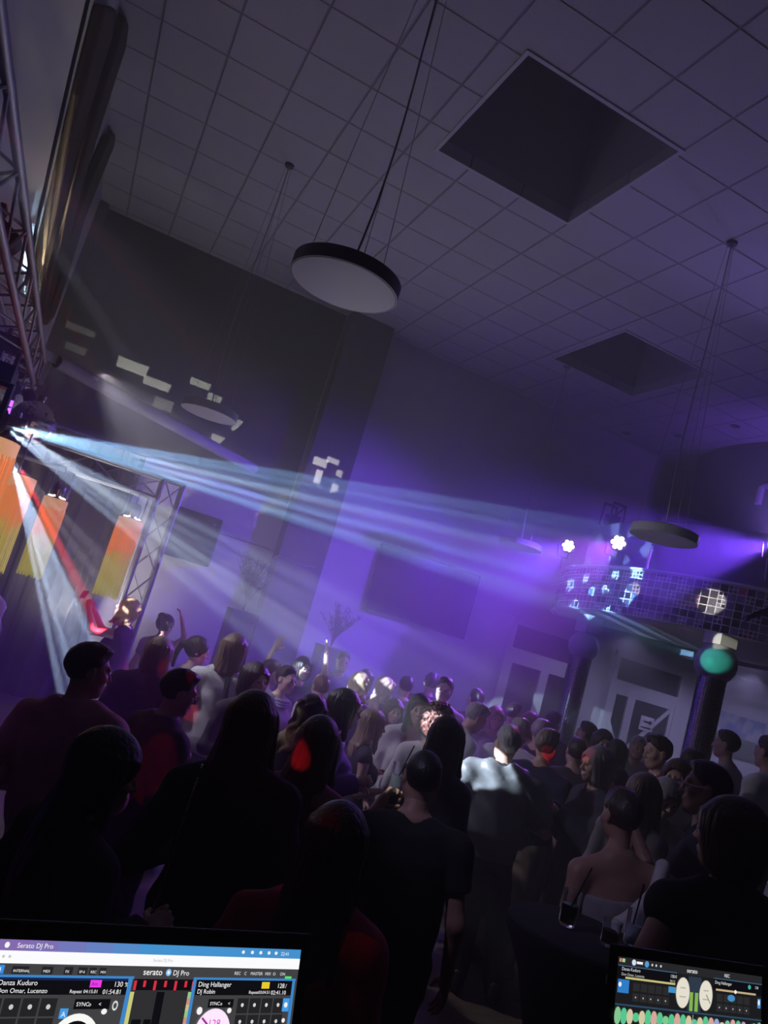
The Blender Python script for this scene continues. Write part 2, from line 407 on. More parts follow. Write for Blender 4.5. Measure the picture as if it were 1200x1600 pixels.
# loudspeaker on the back wall behind the truss leg
root = empty('loudspeaker', (1.45, YB - 0.18, CAMH + 0.55))
c = root.location
bx = MB().box(c, (0.62, 0.36, 0.66)).build('cabinet', M_BLACK, root, loc=c)
bv = bx.modifiers.new('b', 'BEVEL'); bv.width = 0.02; bv.segments = 2
MB().box(c + Vector((0, -0.185, 0)), (0.56, 0.012, 0.60)).build('grille', M_MATTEBLACK, root, loc=c)
MB().box(c + Vector((0.21, -0.194, 0.23)), (0.05, 0.004, 0.022)).build('badge', mat('badge_grey', (0.3, 0.3, 0.32), 0.4), root, loc=c)
tag(root, 'black loudspeaker hung on the back wall right of the truss leg', 'loudspeaker')

# backdrop cloth behind the stage
m = MB(); n = 160; vs = []; fs = []
for i in range(n + 1):
    x = -5.0 + 5.55 * i / n; y = 10.42 + 0.05 * math.sin(i * 0.9) + 0.02 * math.sin(i * 2.3)
    vs += [(x, y, 0.01), (x, y, 3.3), (x, y + 0.02, 0.01), (x, y + 0.02, 3.3)]
for i in range(n):
    a = 4 * i; b = a + 4; fs += [(a, b, b + 1, a + 1), (b + 2, a + 2, a + 3, b + 3), (a + 1, b + 1, b + 3, a + 3)]
m.add(vs, fs); o = m.build('stage_curtain', M_MATTEBLACK, None, True)
tag(o, 'black stage backdrop curtain behind the lit fringe lamps', 'curtain')

# trusses
def truss(mb_rails, mb_brace, a, b, w, up, side, r=0.024, pitch=0.34):
    a = Vector(a); b = Vector(b); d = (b - a); L = d.length; d.normalize()
    up = Vector(up); side = Vector(side)
    offs = [(-1, -1), (1, -1), (1, 1), (-1, 1)]
    P = [side * (sx * w / 2) + up * (sz * w / 2) for sx, sz in offs]
    for p in P: mb_rails.tube(a + p, b + p, r, 12)
    n = max(2, int(L / pitch))
    for i in range(n):
        for k in range(4):
            p, q = P[k], P[(k + 1) % 4]
            s = a + d * (L * i / n); e = a + d * (L * (i + 1) / n)
            if (i + k) % 2: p, q = q, p
            mb_brace.tube(s + p, e + q, 0.0085, 7, cap=False)
    for e in (a, b):
        for k in range(4): mb_brace.tube(e + P[k], e + P[(k + 1) % 4], 0.014, 8)
root = empty('lighting_truss', (-0.82, 5.0, 3.3))
ra, bra = MB(), MB(); truss(ra, bra, (-0.83, 1.6, CAMH + 1.36), (-0.83, 7.45, CAMH + 1.36), 0.26, (0, 0, 1), (1, 0, 0))
ra.build('truss_tubes', M_STEEL, root, True, loc=root.location); bra.build('lacing', M_STEEL, root, True, loc=root.location)
tag(root, 'long box lighting truss running along the left wall above the stage edge', 'truss')
YT = 9.6
root = empty('lighting_truss', (0.8, YT, 0))
ra, bra = MB(), MB(); zt = CAMH + 0.93
truss(ra, bra, (-0.9, YT, zt), (0.77, YT, zt), 0.25, (0, 0, 1), (0, 1, 0))
ra.build('crossbar_tubes', M_STEEL, root, True, loc=root.location); bra.build('crossbar_lacing', M_STEEL, root, True, loc=root.location)
ra, bra = MB(), MB(); truss(ra, bra, (0.90, YT, 0.02), (0.90, YT, zt + 0.13), 0.25, (0, 1, 0), (1, 0, 0))
ra.build('leg_tubes', M_STEEL, root, True, loc=root.location); bra.build('leg_lacing', M_STEEL, root, True, loc=root.location)
MB().box((0.90, YT, 0.01), (0.5, 0.5, 0.02)).build('base_plate', M_STEEL, root, loc=root.location)
tag(root, 'goal shaped lighting truss with a square leg at the back of the stage', 'truss')

# moving head lights, wash lights, mirror ball
M_LENS = mat('lamp_lens_white', (0.8, 0.85, 0.9), 0.1, emit=(0.75, 0.88, 1.0), estr=30)
M_LENSP = mat('lamp_lens_violet', (0.8, 0.85, 0.9), 0.1, emit=(0.62, 0.30, 1.0), estr=26)
M_LENSPH = mat('lamp_lens_hot', (0.8, 0.85, 0.9), 0.1, emit=(1.0, 0.80, 1.0), estr=26)
M_LENSR = mat('lamp_lens_red', (0.8, 0.2, 0.2), 0.1, emit=(1.0, 0.04, 0.05), estr=12)
M_LENSV = mat('lamp_strip_violet', (0.3, 0.1, 0.6), 0.3, emit=(0.28, 0.06, 1.0), estr=5)
M_CHROME = mat('chrome', (0.75, 0.72, 0.78), 0.12, metal=1.0, var=0.1, scale=30)
def moving_head(pos, tgt, label, lens=M_LENS, hang=True, size=1.0, zbase=None):
    pos = Vector(pos); tgt = Vector(tgt); s = size
    root = empty('moving_head_light', pos)
    up = 1 if hang else -1
    def P(name, mb, mt, par=root): return mb.build(name, mt, par, True, loc=pos)
    P('base', MB().box(pos + Vector((0, 0, up * 0.27 * s)), (0.24 * s, 0.24 * s, 0.10 * s)), M_BLACK)
    yk = MB()
    for sx in (-1, 1): yk.box(pos + Vector((sx * 0.12 * s, 0, up * 0.09 * s)), (0.03 * s, 0.10 * s, 0.27 * s))
    yk.box(pos + Vector((0, 0, up * 0.21 * s)), (0.26 * s, 0.12 * s, 0.03 * s)); P('yoke', yk, M_BLACK)
    d = (tgt - pos).normalized(); R = d.to_track_quat('Z', 'Y').to_matrix()
    hd = MB().lathe(pos, [(0.0, -0.15 * s), (0.06 * s, -0.15 * s), (0.092 * s, -0.09 * s), (0.095 * s, 0.05 * s), (0.08 * s, 0.13 * s), (0.072 * s, 0.15 * s)], 24, R=R)
    h = P('head', hd, M_BLACK)
    MB().lathe(pos, [(0.0, 0.146 * s), (0.062 * s, 0.146 * s), (0.066 * s, 0.14 * s)], 24, R=R).build('lens', lens, h, True, loc=pos)
    cl = MB().tube(pos + Vector((0, 0, up * 0.32 * s)), pos + Vector((0, 0, up * 0.40 * s)), 0.02)
    P('clamp', cl, M_STEEL)
    return tag(root, label, 'stage light', 'moving head lights')
SRC1 = at_d(-20, 652, 4.4)
SRC2 = at_d(12, 708, 5.15)
SRC3 = at_d(-8, 583, 5.6)
moving_head(SRC1 - Vector((0.06, -0.02, 0)), at_d(780, 850, 8), 'moving head light throwing the pale blue beam fan from the left edge')
moving_head(SRC2 - Vector((0.02, -0.02, -0.07)), at_d(110, 1000, 6.5), 'lower moving head light between two fringe lamps aiming down', size=0.55)
moving_head(SRC3, at_d(270, 740, 8.5), 'moving head light on the truss throwing the faint red beam', lens=M_LENSR, size=0.9)

# black truss box light at the left edge
p = at_d(-14, 378, 4.5); root = empty('flood_light', p)
MB().box(p, (0.2, 0.2, 0.26), Matrix.Rotation(0.5, 3, 'Y')).build('housing', M_BLACK, root, loc=p)
MB().box(p + Vector((0, 0, 0.17)), (0.03, 0.12, 0.12)).build('bracket', M_BLACK, root, loc=p)
tag(root, 'black box shaped floodlight on the truss at the left picture edge', 'stage light')
# violet glowing strip light
a, b = at_d(3, 668, 5.5), at_d(17, 625, 5.5); p = (a + b) / 2; root = empty('strip_light', p)
MB().tube(a, b, 0.021, 14).build('light_tube', M_LENSV, root, True, loc=p)
for t in (0.25, 0.5, 0.75): q = a.lerp(b, t); MB().tube(q - (b - a).normalized() * 0.006, q + (b - a).normalized() * 0.006, 0.027, 14).build('ring', M_CHROME, root, True, loc=p)
MB().tube(b, b + (b - a).normalized() * 0.05, 0.024, 14).build('end_cap', M_BLACK, root, True, loc=p)
tag(root, 'short violet glowing tube light left of the mirror ball', 'stage light')
# small lamps hung along the truss
k = 0
for (px_, py_, d_, lab) in ((20, 600, 6.2, 'small black can light under the truss, left of the bright clamp'), (35, 575, 6.3, 'small black can light under the truss above the mirror ball'), (46, 622, 6.6, 'small black can light hung just over the mirror ball')):
    p = at_d(px_, py_, d_); root = empty('can_light', p)
    R = Vector((0.5, 0.35, -0.8)).normalized().to_track_quat('Z', 'Y').to_matrix()
    MB().lathe(p, [(0.0, -0.08), (0.045, -0.075), (0.055, 0.05), (0.05, 0.08), (0.044, 0.07)], 20, R=R).build('can', M_BLACK, root, True, loc=p)
    yk = MB().path([p + Vector((-0.065, 0, 0)), p + Vector((-0.065, 0, 0.12)), p + Vector((0.065, 0, 0.12)), p + Vector((0.065, 0, 0))], 0.008)
    yk.build('yoke', M_CHROME, root, loc=p); MB().box(p + Vector((0, 0, 0.15)), (0.05, 0.05, 0.06)).build('clamp', M_CHROME, root, loc=p)
    tag(root, lab, 'stage light', 'can lights on the truss')
# mirror ball
pb = at_d(53, 659, 6.5); rb = 0.185
root = empty('mirror_ball', pb)
bm_ = bmesh.new(); bmesh.ops.create_uvsphere(bm_, u_segments=44, v_segments=26, radius=rb)
me = bpy.data.meshes.new('mirror_ball'); bm_.to_mesh(me); bm_.free()
M_MIR = mat('mirror_tiles', (0.62, 0.60, 0.68), 0.08, metal=1.0, var=0.35, scale=14)
me.materials.append(M_MIR); o = bpy.data.objects.new('mirrored_sphere', me); COL.objects.link(o); o.parent = root
MB().tube(pb + Vector((0, 0, rb - 0.005)), pb + Vector((0, 0, rb + 0.05)), 0.03).build('cap', M_CHROME, root, True, loc=pb)
MB().tube(pb + Vector((0, 0, rb + 0.04)), pb + Vector((-0.02, 0, 0.42)), 0.005).build('chain', M_CHROME, root, True, loc=pb)
tag(root, 'dark mirror ball hanging from the end of the left truss', 'mirror ball')

# fringe lamps -------------------------------------------------------
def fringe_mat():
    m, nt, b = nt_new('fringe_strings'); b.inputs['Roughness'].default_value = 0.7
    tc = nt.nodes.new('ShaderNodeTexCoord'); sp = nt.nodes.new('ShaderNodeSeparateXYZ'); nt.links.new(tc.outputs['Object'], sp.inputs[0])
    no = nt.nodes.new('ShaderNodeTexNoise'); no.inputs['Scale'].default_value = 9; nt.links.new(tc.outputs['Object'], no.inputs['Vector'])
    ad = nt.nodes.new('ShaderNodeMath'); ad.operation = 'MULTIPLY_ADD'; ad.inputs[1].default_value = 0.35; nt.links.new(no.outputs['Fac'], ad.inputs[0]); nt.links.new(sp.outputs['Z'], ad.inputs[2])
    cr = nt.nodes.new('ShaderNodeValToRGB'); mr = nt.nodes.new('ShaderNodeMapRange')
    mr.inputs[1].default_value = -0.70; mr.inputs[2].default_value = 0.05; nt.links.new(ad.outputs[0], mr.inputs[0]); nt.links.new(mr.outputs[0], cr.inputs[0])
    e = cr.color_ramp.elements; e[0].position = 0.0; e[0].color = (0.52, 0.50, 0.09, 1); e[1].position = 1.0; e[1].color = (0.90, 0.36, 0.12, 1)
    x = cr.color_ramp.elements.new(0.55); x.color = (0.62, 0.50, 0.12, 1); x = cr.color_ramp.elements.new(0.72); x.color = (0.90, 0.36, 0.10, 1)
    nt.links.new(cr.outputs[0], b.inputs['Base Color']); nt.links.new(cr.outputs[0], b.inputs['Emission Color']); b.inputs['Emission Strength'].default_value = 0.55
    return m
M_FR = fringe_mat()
M_SHADE = mat('orange_lamp_band', (0.85, 0.42, 0.2), 0.7, emit=(0.95, 0.46, 0.22), estr=0.75)
M_BULB = mat('lamp_bulb', (1, 0.95, 0.85), 0.4, emit=(1.0, 0.85, 0.65), estr=8)
def fringe_lamp(pt, d, r, L, label, fixture=True):
    p = at_d(pt[0], pt[1], d); root = empty('fringe_lamp', p); rnd = random.Random(int(pt[0] * 7 + pt[1]))
    def P(name, mb, mt, par=root, smooth=True): return mb.build(name, mt, par, smooth, loc=p)
    P('shade_band', MB().lathe(p, [(r, -0.11), (r + 0.002, 0.0), (r - 0.01, 0.005), (r - 0.01, -0.11)], 48), M_SHADE)
    fr = MB()
    n = int(2 * PI * r / 0.008)
    for i in range(n):
        a = 2 * PI * i / n; rr = r - 0.004 + rnd.uniform(-0.006, 0.006); ll = L * rnd.uniform(0.93, 1.0)
        q = p + Vector((rr * math.cos(a), rr * math.sin(a), -0.09)); e = p + Vector((rr * math.cos(a + rnd.uniform(-.03, .03)), rr * math.sin(a + rnd.uniform(-.03, .03)), -ll))
        fr.tube(q, e, 0.0042, 5, cap=False)
    f = P('fringe', fr, M_FR)
    if fixture:
        P('top_plate', MB().lathe(p, [(0.0, 0.012), (r * 0.95, 0.010), (r * 0.95, 0.004)], 32), M_BLACK)
        for sx in (-0.5, 0.5): P('bulb', MB().lathe(p + Vector((sx * r, -r * 0.5, 0.014)), [(0.0, 0.016), (0.02, 0.012), (0.03, 0.0)], 16), M_BULB)
        P('lamp_body', MB().lathe(p, [(r * 0.45, 0.02), (r * 0.55, 0.08), (r * 0.55, 0.14), (r * 0.35, 0.19), (0.0, 0.2)], 24), M_CHROME)
        yk = MB().path([p + Vector((-r * 0.75, 0, 0.02)), p + Vector((-r * 0.75, 0, 0.3)), p + Vector((r * 0.75, 0, 0.3)), p + Vector((r * 0.75, 0, 0.02))], 0.01)
        P('yoke', yk, M_STEEL)
    P('hanger', MB().tube(p + Vector((0, 0, 0.19 if fixture else 0.0)), p + Vector((0, 0, 0.36)), 0.008), M_STEEL)
    return tag(root, label, 'lamp', 'lit fringe lamps on the stage')
fringe_lamp((205, 812), 8.7, 0.138, 0.92, 'glowing orange and yellow fringe lamp beside the truss leg')
fringe_lamp((88, 780), 7.8, 0.118, 0.82, 'glowing fringe lamp hanging second from the truss leg')
fringe_lamp((27, 742), 6.3, 0.155, 0.80, 'pale striped fringe lamp crossed by the white beam near the left edge', False)
fringe_lamp((-8, 684), 4.75, 0.15, 0.80, 'orange fringe lamp nearest the camera, cut by the left edge', False)

# PAR wash lights on the dark drum, in the balcony ----------------------
DC = Vector((9.5, 8.5, 0)); DR = 3.0
def on_drum(px, py, R):
    w = vray(px, py); a = np.dot(w[:2], w[:2]); bq = -2 * (w[0] * DC.x + w[1] * DC.y); c_ = DC.x ** 2 + DC.y ** 2 - R * R
    disc = bq * bq - 4 * a * c_
    t = (-bq - math.sqrt(max(disc, 0))) / (2 * a)
    return Vector(w * t) + Vector((0, 0, CAMH))
ZS = CAMH + 1.12       # underside of the balcony
ZM = ZS + 0.58         # top of the mosaic band
ZD = CAMH + 2.45       # top of the dark parapet
m = MB(); n = 72
m.arc(DC, 0.02, DR - 0.055, ZS, ZM - 0.05, PI * 0.742, PI * 1.6, 64)
o = m.build('balcony_slab', M_WALL); struct(o); o.name = 'trim_5'
struct(MB().box((12.0, 8.0, ZS + 0.2), (4.0, 5.5, 0.4)).build('trim_6', M_WALL))
def mosaic_mat():
    m, nt, b = nt_new('mosaic_tiles')
    uv = nt.nodes.new('ShaderNodeUVMap'); uv.uv_map = 'UVMap'
    def mth(op, a, v=None, w=None):
        n = nt.nodes.new('ShaderNodeMath'); n.operation = op
        for i, q in enumerate((a, v, w)):
            if q is None: continue
            if isinstance(q, (int, float)): n.inputs[i].default_value = q
            else: nt.links.new(q, n.inputs[i])
        return n.outputs[0]
    sp = nt.nodes.new('ShaderNodeSeparateXYZ'); nt.links.new(uv.outputs[0], sp.inputs[0])
    u = mth('DIVIDE', sp.outputs[0], 0.098); v = mth('DIVIDE', sp.outputs[1], 0.096)
    iu = mth('FLOOR', u); iv = mth('FLOOR', v)
    # some tiles are half tiles, some span two
    cb = nt.nodes.new('ShaderNodeCombineXYZ'); nt.links.new(iu, cb.inputs[0]); nt.links.new(iv, cb.inputs[1])
    wn = nt.nodes.new('ShaderNodeTexWhiteNoise'); wn.noise_dimensions = '2D'; nt.links.new(cb.outputs[0], wn.inputs['Vector'])
    small = mth('GREATER_THAN', wn.outputs['Value'], 0.72)
    k = mth('ADD', 1.0, small)
    u2 = mth('MULTIPLY', u, k); v2 = mth('MULTIPLY', v, k)
    cb2 = nt.nodes.new('ShaderNodeCombineXYZ'); nt.links.new(mth('FLOOR', u2), cb2.inputs[0]); nt.links.new(mth('FLOOR', v2), cb2.inputs[1]); nt.links.new(k, cb2.inputs[2])
    wn2 = nt.nodes.new('ShaderNodeTexWhiteNoise'); wn2.noise_dimensions = '3D'; nt.links.new(cb2.outputs[0], wn2.inputs['Vector'])
    cr = nt.nodes.new('ShaderNodeValToRGB'); cr.color_ramp.interpolation = 'CONSTANT'
    el = cr.color_ramp.elements; el[0].position = 0; el[0].color = (0.022, 0.015, 0.03, 1); el[1].position = 0.25; el[1].color = (0.16, 0.15, 0.18, 1)
    for pos, c in ((0.5, (0.08, 0.065, 0.09, 1)), (0.66, (0.27, 0.26, 0.28, 1)), (0.93, (0.45, 0.08, 0.14, 1)), (0.96, (0.1, 0.2, 0.3, 1))):
        x = el.new(pos); x.color = c
    nt.links.new(wn2.outputs['Value'], cr.inputs[0])
    fu = mth('ABSOLUTE', mth('SUBTRACT', mth('FRACT', u2), 0.5)); fv = mth('ABSOLUTE', mth('SUBTRACT', mth('FRACT', v2), 0.5))
    edge = mth('MAXIMUM', fu, fv); gl = mth('GREATER_THAN', edge, mth('SUBTRACT', 0.5, mth('MULTIPLY', 0.05, k)))
    mx = nt.nodes.new('ShaderNodeMix'); mx.data_type = 'RGBA'; mx.inputs[7].default_value = (0.85, 0.85, 0.86, 1)
    nt.links.new(gl, mx.inputs[0]); nt.links.new(cr.outputs[0], mx.inputs[6]); nt.links.new(mx.outputs[2], b.inputs['Base Color'])
    rg = mth('MULTIPLY_ADD', gl, 0.6, 0.12); nt.links.new(rg, b.inputs['Roughness'])
    return m
M_MOS = mosaic_mat()
def uv_arc(name, C, R, z0, z1, a0, a1, n, mt):
    vs = []; fs = []; uvs = []
    for i in range(n + 1):
        t = a0 + (a1 - a0) * i / n
        for z in (z0, z1): vs.append((C.x + R * math.cos(t), C.y + R * math.sin(t), z)); uvs.append((R * (t - a0), z - z0))
    for i in range(n): a = 2 * i; fs.append((a, a + 1, a + 3, a + 2))
    me = bpy.data.meshes.new(name); me.from_pydata(vs, [], fs); uvl = me.uv_layers.new(name='UVMap')
    for l in me.loops: uvl.data[l.index].uv = uvs[l.vertex_index]
    me.materials.append(mt); o = bpy.data.objects.new(name, me); COL.objects.link(o)
    so = o.modifiers.new('s', 'SOLIDIFY'); so.thickness = 0.03; so.offset = 0
    return o
o = uv_arc('mosaic_band', DC, DR, ZS, ZM, PI * 0.742, PI * 1.45, 90, M_MOS)
tag(o, 'curved mosaic tile band around the balcony edge', 'mosaic frieze')
tag(MB().arc(DC, DR - 0.02, DR + 0.05, ZM + 0.002, ZM + 0.03, PI * 0.745, PI * 1.5, 64).build('ledge', M_WHITE), 'thin pale ledge on top of the mosaic band', 'ledge')
tag(MB().arc(DC, DR - 0.5, DR - 0.3, ZM + 0.032, ZD, PI * 0.70, PI * 1.5, 72).build('parapet', M_DARKDRUM), 'dark curved parapet wall above the mosaic band', 'parapet')
C2 = Vector((10.95, 8.95, 0))
tag(MB().arc(C2, 1.95, 2.15, ZD - 0.3, ZC - 0.004, PI * 0.70, PI * 1.62, 64).build('drum_wall', M_DARKDRUM), 'dark round drum rising to the ceiling behind the parapet', 'drum')
# truss frame box on the parapet and grey handle on the drum
p = on_drum(962, 790, DR - 0.4); p.z = ZD + 0.01
rt = empty('stage_light_frame', p)
f = MB()
for sx in (-0.13, 0.13):
    for sy in (-0.1, 0.1): f.tube(p + Vector((sx, sy, 0)), p + Vector((sx * 0.85, sy, 0.34)), 0.015)
f.tube(p + Vector((-0.12, -0.1, 0.34)), p + Vector((0.12, -0.1, 0.34)), 0.02); f.tube(p + Vector((-0.12, 0.1, 0.34)), p + Vector((0.12, 0.1, 0.34)), 0.02)
f.build('frame', M_BLACK, rt, loc=p); MB().box(p + Vector((0, 0, 0.1)), (0.18, 0.14, 0.16)).build('lamp_body', M_BLACK, rt, loc=p)
MB().tube(p + Vector((-0.13, -0.1, 0.05)), p + Vector((0.1, -0.1, 0.33)), 0.012).build('brace', M_BLACK, rt, loc=p)
tag(rt, 'dark open framed light standing on the parapet behind the pendant lamp', 'stage light')
def on_c2(px, py, R):
    global DC
    s = DC; DC = C2; r = on_drum(px, py, R); DC = s; return r
ph = [on_c2(a, b, 2.18) for a, b in [(1184, 788), (1190, 762), (1196, 759), (1212, 762), (1214, 790)]]
tag(MB().path(ph, 0.05, 8).build('wall_bracket', M_LAMPWHITE), 'pale hoop shaped bracket on the dark drum at the right edge', 'bracket')

def par_light(pos, aim, label, hot):
    pos = Vector(pos); root = empty('par_light', pos)
    d = (Vector(aim) - pos).normalized(); R = d.to_track_quat('Z', 'Y').to_matrix()
    MB().lathe(pos, [(0.0, -0.16), (0.09, -0.15), (0.115, -0.05), (0.118, 0.0), (0.108, 0.0), (0.1, -0.02), (0.0, -0.02)], 28, R=R).build('housing', M_BLACK, root, True, loc=pos)
    for k in range(7):
        a = 2 * PI * k / 6; rr = 0.0 if k == 6 else 0.066
        c = pos + R @ Vector((rr * math.cos(a), rr * math.sin(a), -0.008))
        MB().lathe(c, [(0.0, 0.006), (0.02, 0.004), (0.029, -0.004)], 14, R=R).build('led', hot if k != 6 else M_LENSP, root, True, loc=pos)
    yk = MB().path([pos + Vector((-0.1, 0.12, 0)), pos + Vector((-0.08, 0.12, -0.18)), pos + Vector((0.1, 0.1, -0.18)), pos + Vector((0.12, 0.1, 0))], 0.01)
    yk.build('yoke', M_BLACK, root, loc=pos)
    MB().tube(pos + Vector((0.0, 0.1, -0.18)), pos + Vector((0.05, 0.12, -0.42)), 0.012).build('stem', M_STEEL, root, loc=pos)
    return tag(root, label, 'stage light', 'violet LED wash lights on the balcony')
PARS = [on_drum(888, 853, DR - 0.02), on_drum(966, 848, DR + 0.06), on_drum(1216, 850, DR + 0.06)]
par_light(PARS[0], (3.0, 3.0, 2.6), 'violet LED wash light glowing at the left end of the balcony', M_LENSPH)
par_light(PARS[1], (2.0, 3.0, 2.4), 'violet LED wash light glowing left of the right hand pendant lamp', M_LENSPH)
par_light(PARS[2], (4.2, 3.0, 2.4), 'violet LED wash light just at the right picture edge', M_LENSP)
pt = on_drum(1012, 880, DR - 0.02)
tag(MB().tube((pt.x, pt.y, ZM + 0.03), (pt.x, pt.y, ZM + 0.30), 0.02).build('post', M_STEEL), 'short steel post standing on the mosaic ledge', 'post')

# columns
def mirror_col_mat():
    m, nt, b = nt_new('mirror_strips'); b.inputs['Metallic'].default_value = 0.9; b.inputs['Roughness'].default_value = 0.22
    tc = nt.nodes.new('ShaderNodeTexCoord'); uv = nt.nodes.new('ShaderNodeUVMap'); uv.uv_map = 'UVMap'
    br = nt.nodes.new('ShaderNodeTexBrick'); br.offset = 0.0; br.inputs['Scale'].default_value = 1.0; br.inputs['Brick Width'].default_value = 0.03; br.inputs['Row Height'].default_value = 0.03
    br.inputs['Mortar Size'].default_value = 0.0045; br.inputs['Color1'].default_value = (0.75, 0.75, 0.8, 1); br.inputs['Color2'].default_value = (0.35, 0.33, 0.4, 1); br.inputs['Mortar'].default_value = (0.02, 0.02, 0.03, 1)
    nt.links.new(uv.outputs[0], br.inputs['Vector']); nt.links.new(br.outputs['Color'], b.inputs['Base Color'])
    wn = nt.nodes.new('ShaderNodeBump'); wn.inputs['Strength'].default_value = 0.9; nt.links.new(br.outputs['Color'], wn.inputs['Height']); nt.links.new(wn.outputs['Normal'], b.inputs['Normal'])
    return m
M_MCOL = mirror_col_mat()
M_BALL = mat('sphere_paint', (0.42, 0.46, 0.47), 0.42, var=0.04)
def column(c, r, rs, zs, label, zt):
    root = empty('mirror_column', (c[0], c[1], 0.16)); C_ = Vector((c[0], c[1], 0))
    o = uv_arc('mirrored_shaft', C_, r, 0.165, zs - rs * 0.75, 0.0, 2 * PI, 40, M_MCOL); o.parent = root; o.matrix_parent_inverse = Matrix.Translation(root.location).inverted()
    prof = [(rs * math.sin(PI * i / 20), -rs * math.cos(PI * i / 20)) for i in range(21)]
    MB().lathe((c[0], c[1], zs), prof, 40).build('sphere', M_BALL, root, True, loc=root.location)
    MB().box((c[0], c[1], (zs + rs * 0.9 + zt) / 2), (0.26, 0.26, zt - zs - rs * 0.9)).build('capital', M_WHITE, root, loc=root.location)
    return tag(root, label, 'column', 'sphere topped mirror columns')
COLA = at_d(1118, 1037, 9.0); column((COLA.x, COLA.y), 0.145, 0.24, COLA.z, 'mirror tiled column topped by a turquoise lit sphere', ZS - 0.002)
COLB = at_d(912, 1010, 11.2); column((COLB.x, COLB.y), 0.145, 0.22, COLB.z, 'hazy mirror tiled column with a dark sphere in front of the left door', ZS - 0.002)

# landscape picture
def land_mat():
    m, nt, b = nt_new('landscape_print'); b.inputs['Roughness'].default_value = 0.5
    tc = nt.nodes.new('ShaderNodeTexCoord'); sp = nt.nodes.new('ShaderNodeSeparateXYZ'); nt.links.new(tc.outputs['Object'], sp.inputs[0])
    no = nt.nodes.new('ShaderNodeTexNoise'); no.inputs['Scale'].default_value = 4.5; no.inputs['Detail'].default_value = 5; nt.links.new(tc.outputs['Object'], no.inputs['Vector'])
    cl = nt.nodes.new('ShaderNodeValToRGB'); nt.links.new(no.outputs['Fac'], cl.inputs[0])
    cl.color_ramp.elements[0].position = 0.45; cl.color_ramp.elements[0].color = (0.10, 0.17, 0.40, 1); cl.color_ramp.elements[1].position = 0.55; cl.color_ramp.elements[1].color = (0.42, 0.44, 0.46, 1)
    gr = nt.nodes.new('ShaderNodeValToRGB'); nt.links.new(no.outputs['Fac'], gr.inputs[0])
    gr.color_ramp.elements[0].color = (0.06, 0.08, 0.06, 1); gr.color_ramp.elements[1].color = (0.16, 0.19, 0.14, 1)
    st = nt.nodes.new('ShaderNodeMath'); st.operation = 'GREATER_THAN'; st.inputs[1].default_value = -0.02; nt.links.new(sp.outputs['Z'], st.inputs[0])
    mx = nt.nodes.new('ShaderNodeMix'); mx.data_type = 'RGBA'; nt.links.new(st.outputs[0], mx.inputs[0]); nt.links.new(gr.outputs[0], mx.inputs[6]); nt.links.new(cl.outputs[0], mx.inputs[7])
    nt.links.new(mx.outputs[2], b.inputs['Base Color']); return m
pc = Vector((12.0, YB - 0.03, CAMH + 0.05))
tag(MB().box(pc, (1.2, 0.03, 0.74)).build('landscape_picture', land_mat(), None, loc=pc), 'unframed landscape print of sky and field on the back wall', 'picture')

# dried plants by the back wall
def dried_plant(base, h, spread, label, n, pot):
    base = Vector(base); root = empty('dried_plant', base); rnd = random.Random(n)
    MB().box(base + Vector((0, 0, pot / 2)), (0.34, 0.34, pot)).build('planter', M_DARKDRUM, root, loc=base)
    st = MB(); lf = MB()
    for i in range(n):
        a = rnd.uniform(0, 2 * PI); l = h * rnd.uniform(0.6, 1.0); sp_ = spread * rnd.uniform(0.2, 1)
        pts = [base + Vector((math.cos(a) * sp_ * t * t, math.sin(a) * sp_ * t * t, pot + l * t)) for t in (0, 0.33, 0.66, 1)]
        st.path(pts, [0.005, 0.004, 0.003, 0.0015], 5)
        for j in range(16):
            t = rnd.uniform(0.4, 1); q = base + Vector((math.cos(a) * sp_ * t * t, math.sin(a) * sp_ * t * t, pot + l * t))
            dd = Vector((rnd.uniform(-1, 1), rnd.uniform(-1, 1), rnd.uniform(0.2, 1))).normalized(); sd = dd.orthogonal() * 0.006
            e = q + dd * rnd.uniform(0.05, 0.12)
            lf.add([q - sd, q + sd, e], [(0, 1, 2)])
    mt = mat('dried_stems', (0.13, 0.10, 0.09), 0.9)
    st.build('stems', mt, root, loc=base); lf.build('leaves', mt, root, loc=base)
    return tag(root, label, 'plant', 'dried plants by the back wall')
q = at_y(365, 1000, 9.9); dried_plant((q.x, 9.9, 0), 0.75, 0.3, 'feathery dried plant in a tall dark planter left of the pillar', 30, 1.75)
q = at_y(520, 1000, 10.2); dried_plant((q.x, 10.2, 0), 0.6, 0.32, 'feathery dried plant on the back wall side right of the pillar', 26, 1.6)
# palm frond tip at the right edge
base = at_d(1252, 958, 5.2); root = empty('palm_leaf', base)
tip = at_d(1168, 962, 5.2); sag = [base.lerp(tip, t) + Vector((0, 0, 0.05 * math.sin(PI * t))) for t in [i / 10 for i in range(11)]]
MB().path(sag, [0.008 - 0.0006 * i for i in range(11)]).build('rib', M_BLACK, root, loc=base)
lf = MB(); ax = (tip - base).normalized()
for i in range(60):
    t = i / 60 * 0.95; q = base.lerp(tip, t) + Vector((0, 0, 0.05 * math.sin(PI * t)))
    for s in (-1, 1):
        e = q + ax * 0.08 + Vector((0, s * 0.07 * (1 - t * 0.5), -0.06)); lf.add([q - ax * 0.006, q + ax * 0.006, e], [(0, 1, 2)])
lf.build('leaflets', M_BLACK, root, loc=base)
pole = base + Vector((0.55, 0.1, 0))
MB().path([base, base + Vector((0.3, 0.05, 0.05)), pole + Vector((0, 0, -0.15)), Vector((pole.x, pole.y, 0.55))], [0.009, 0.012, 0.02, 0.05]).build('stem', M_BLACK, root, loc=base)
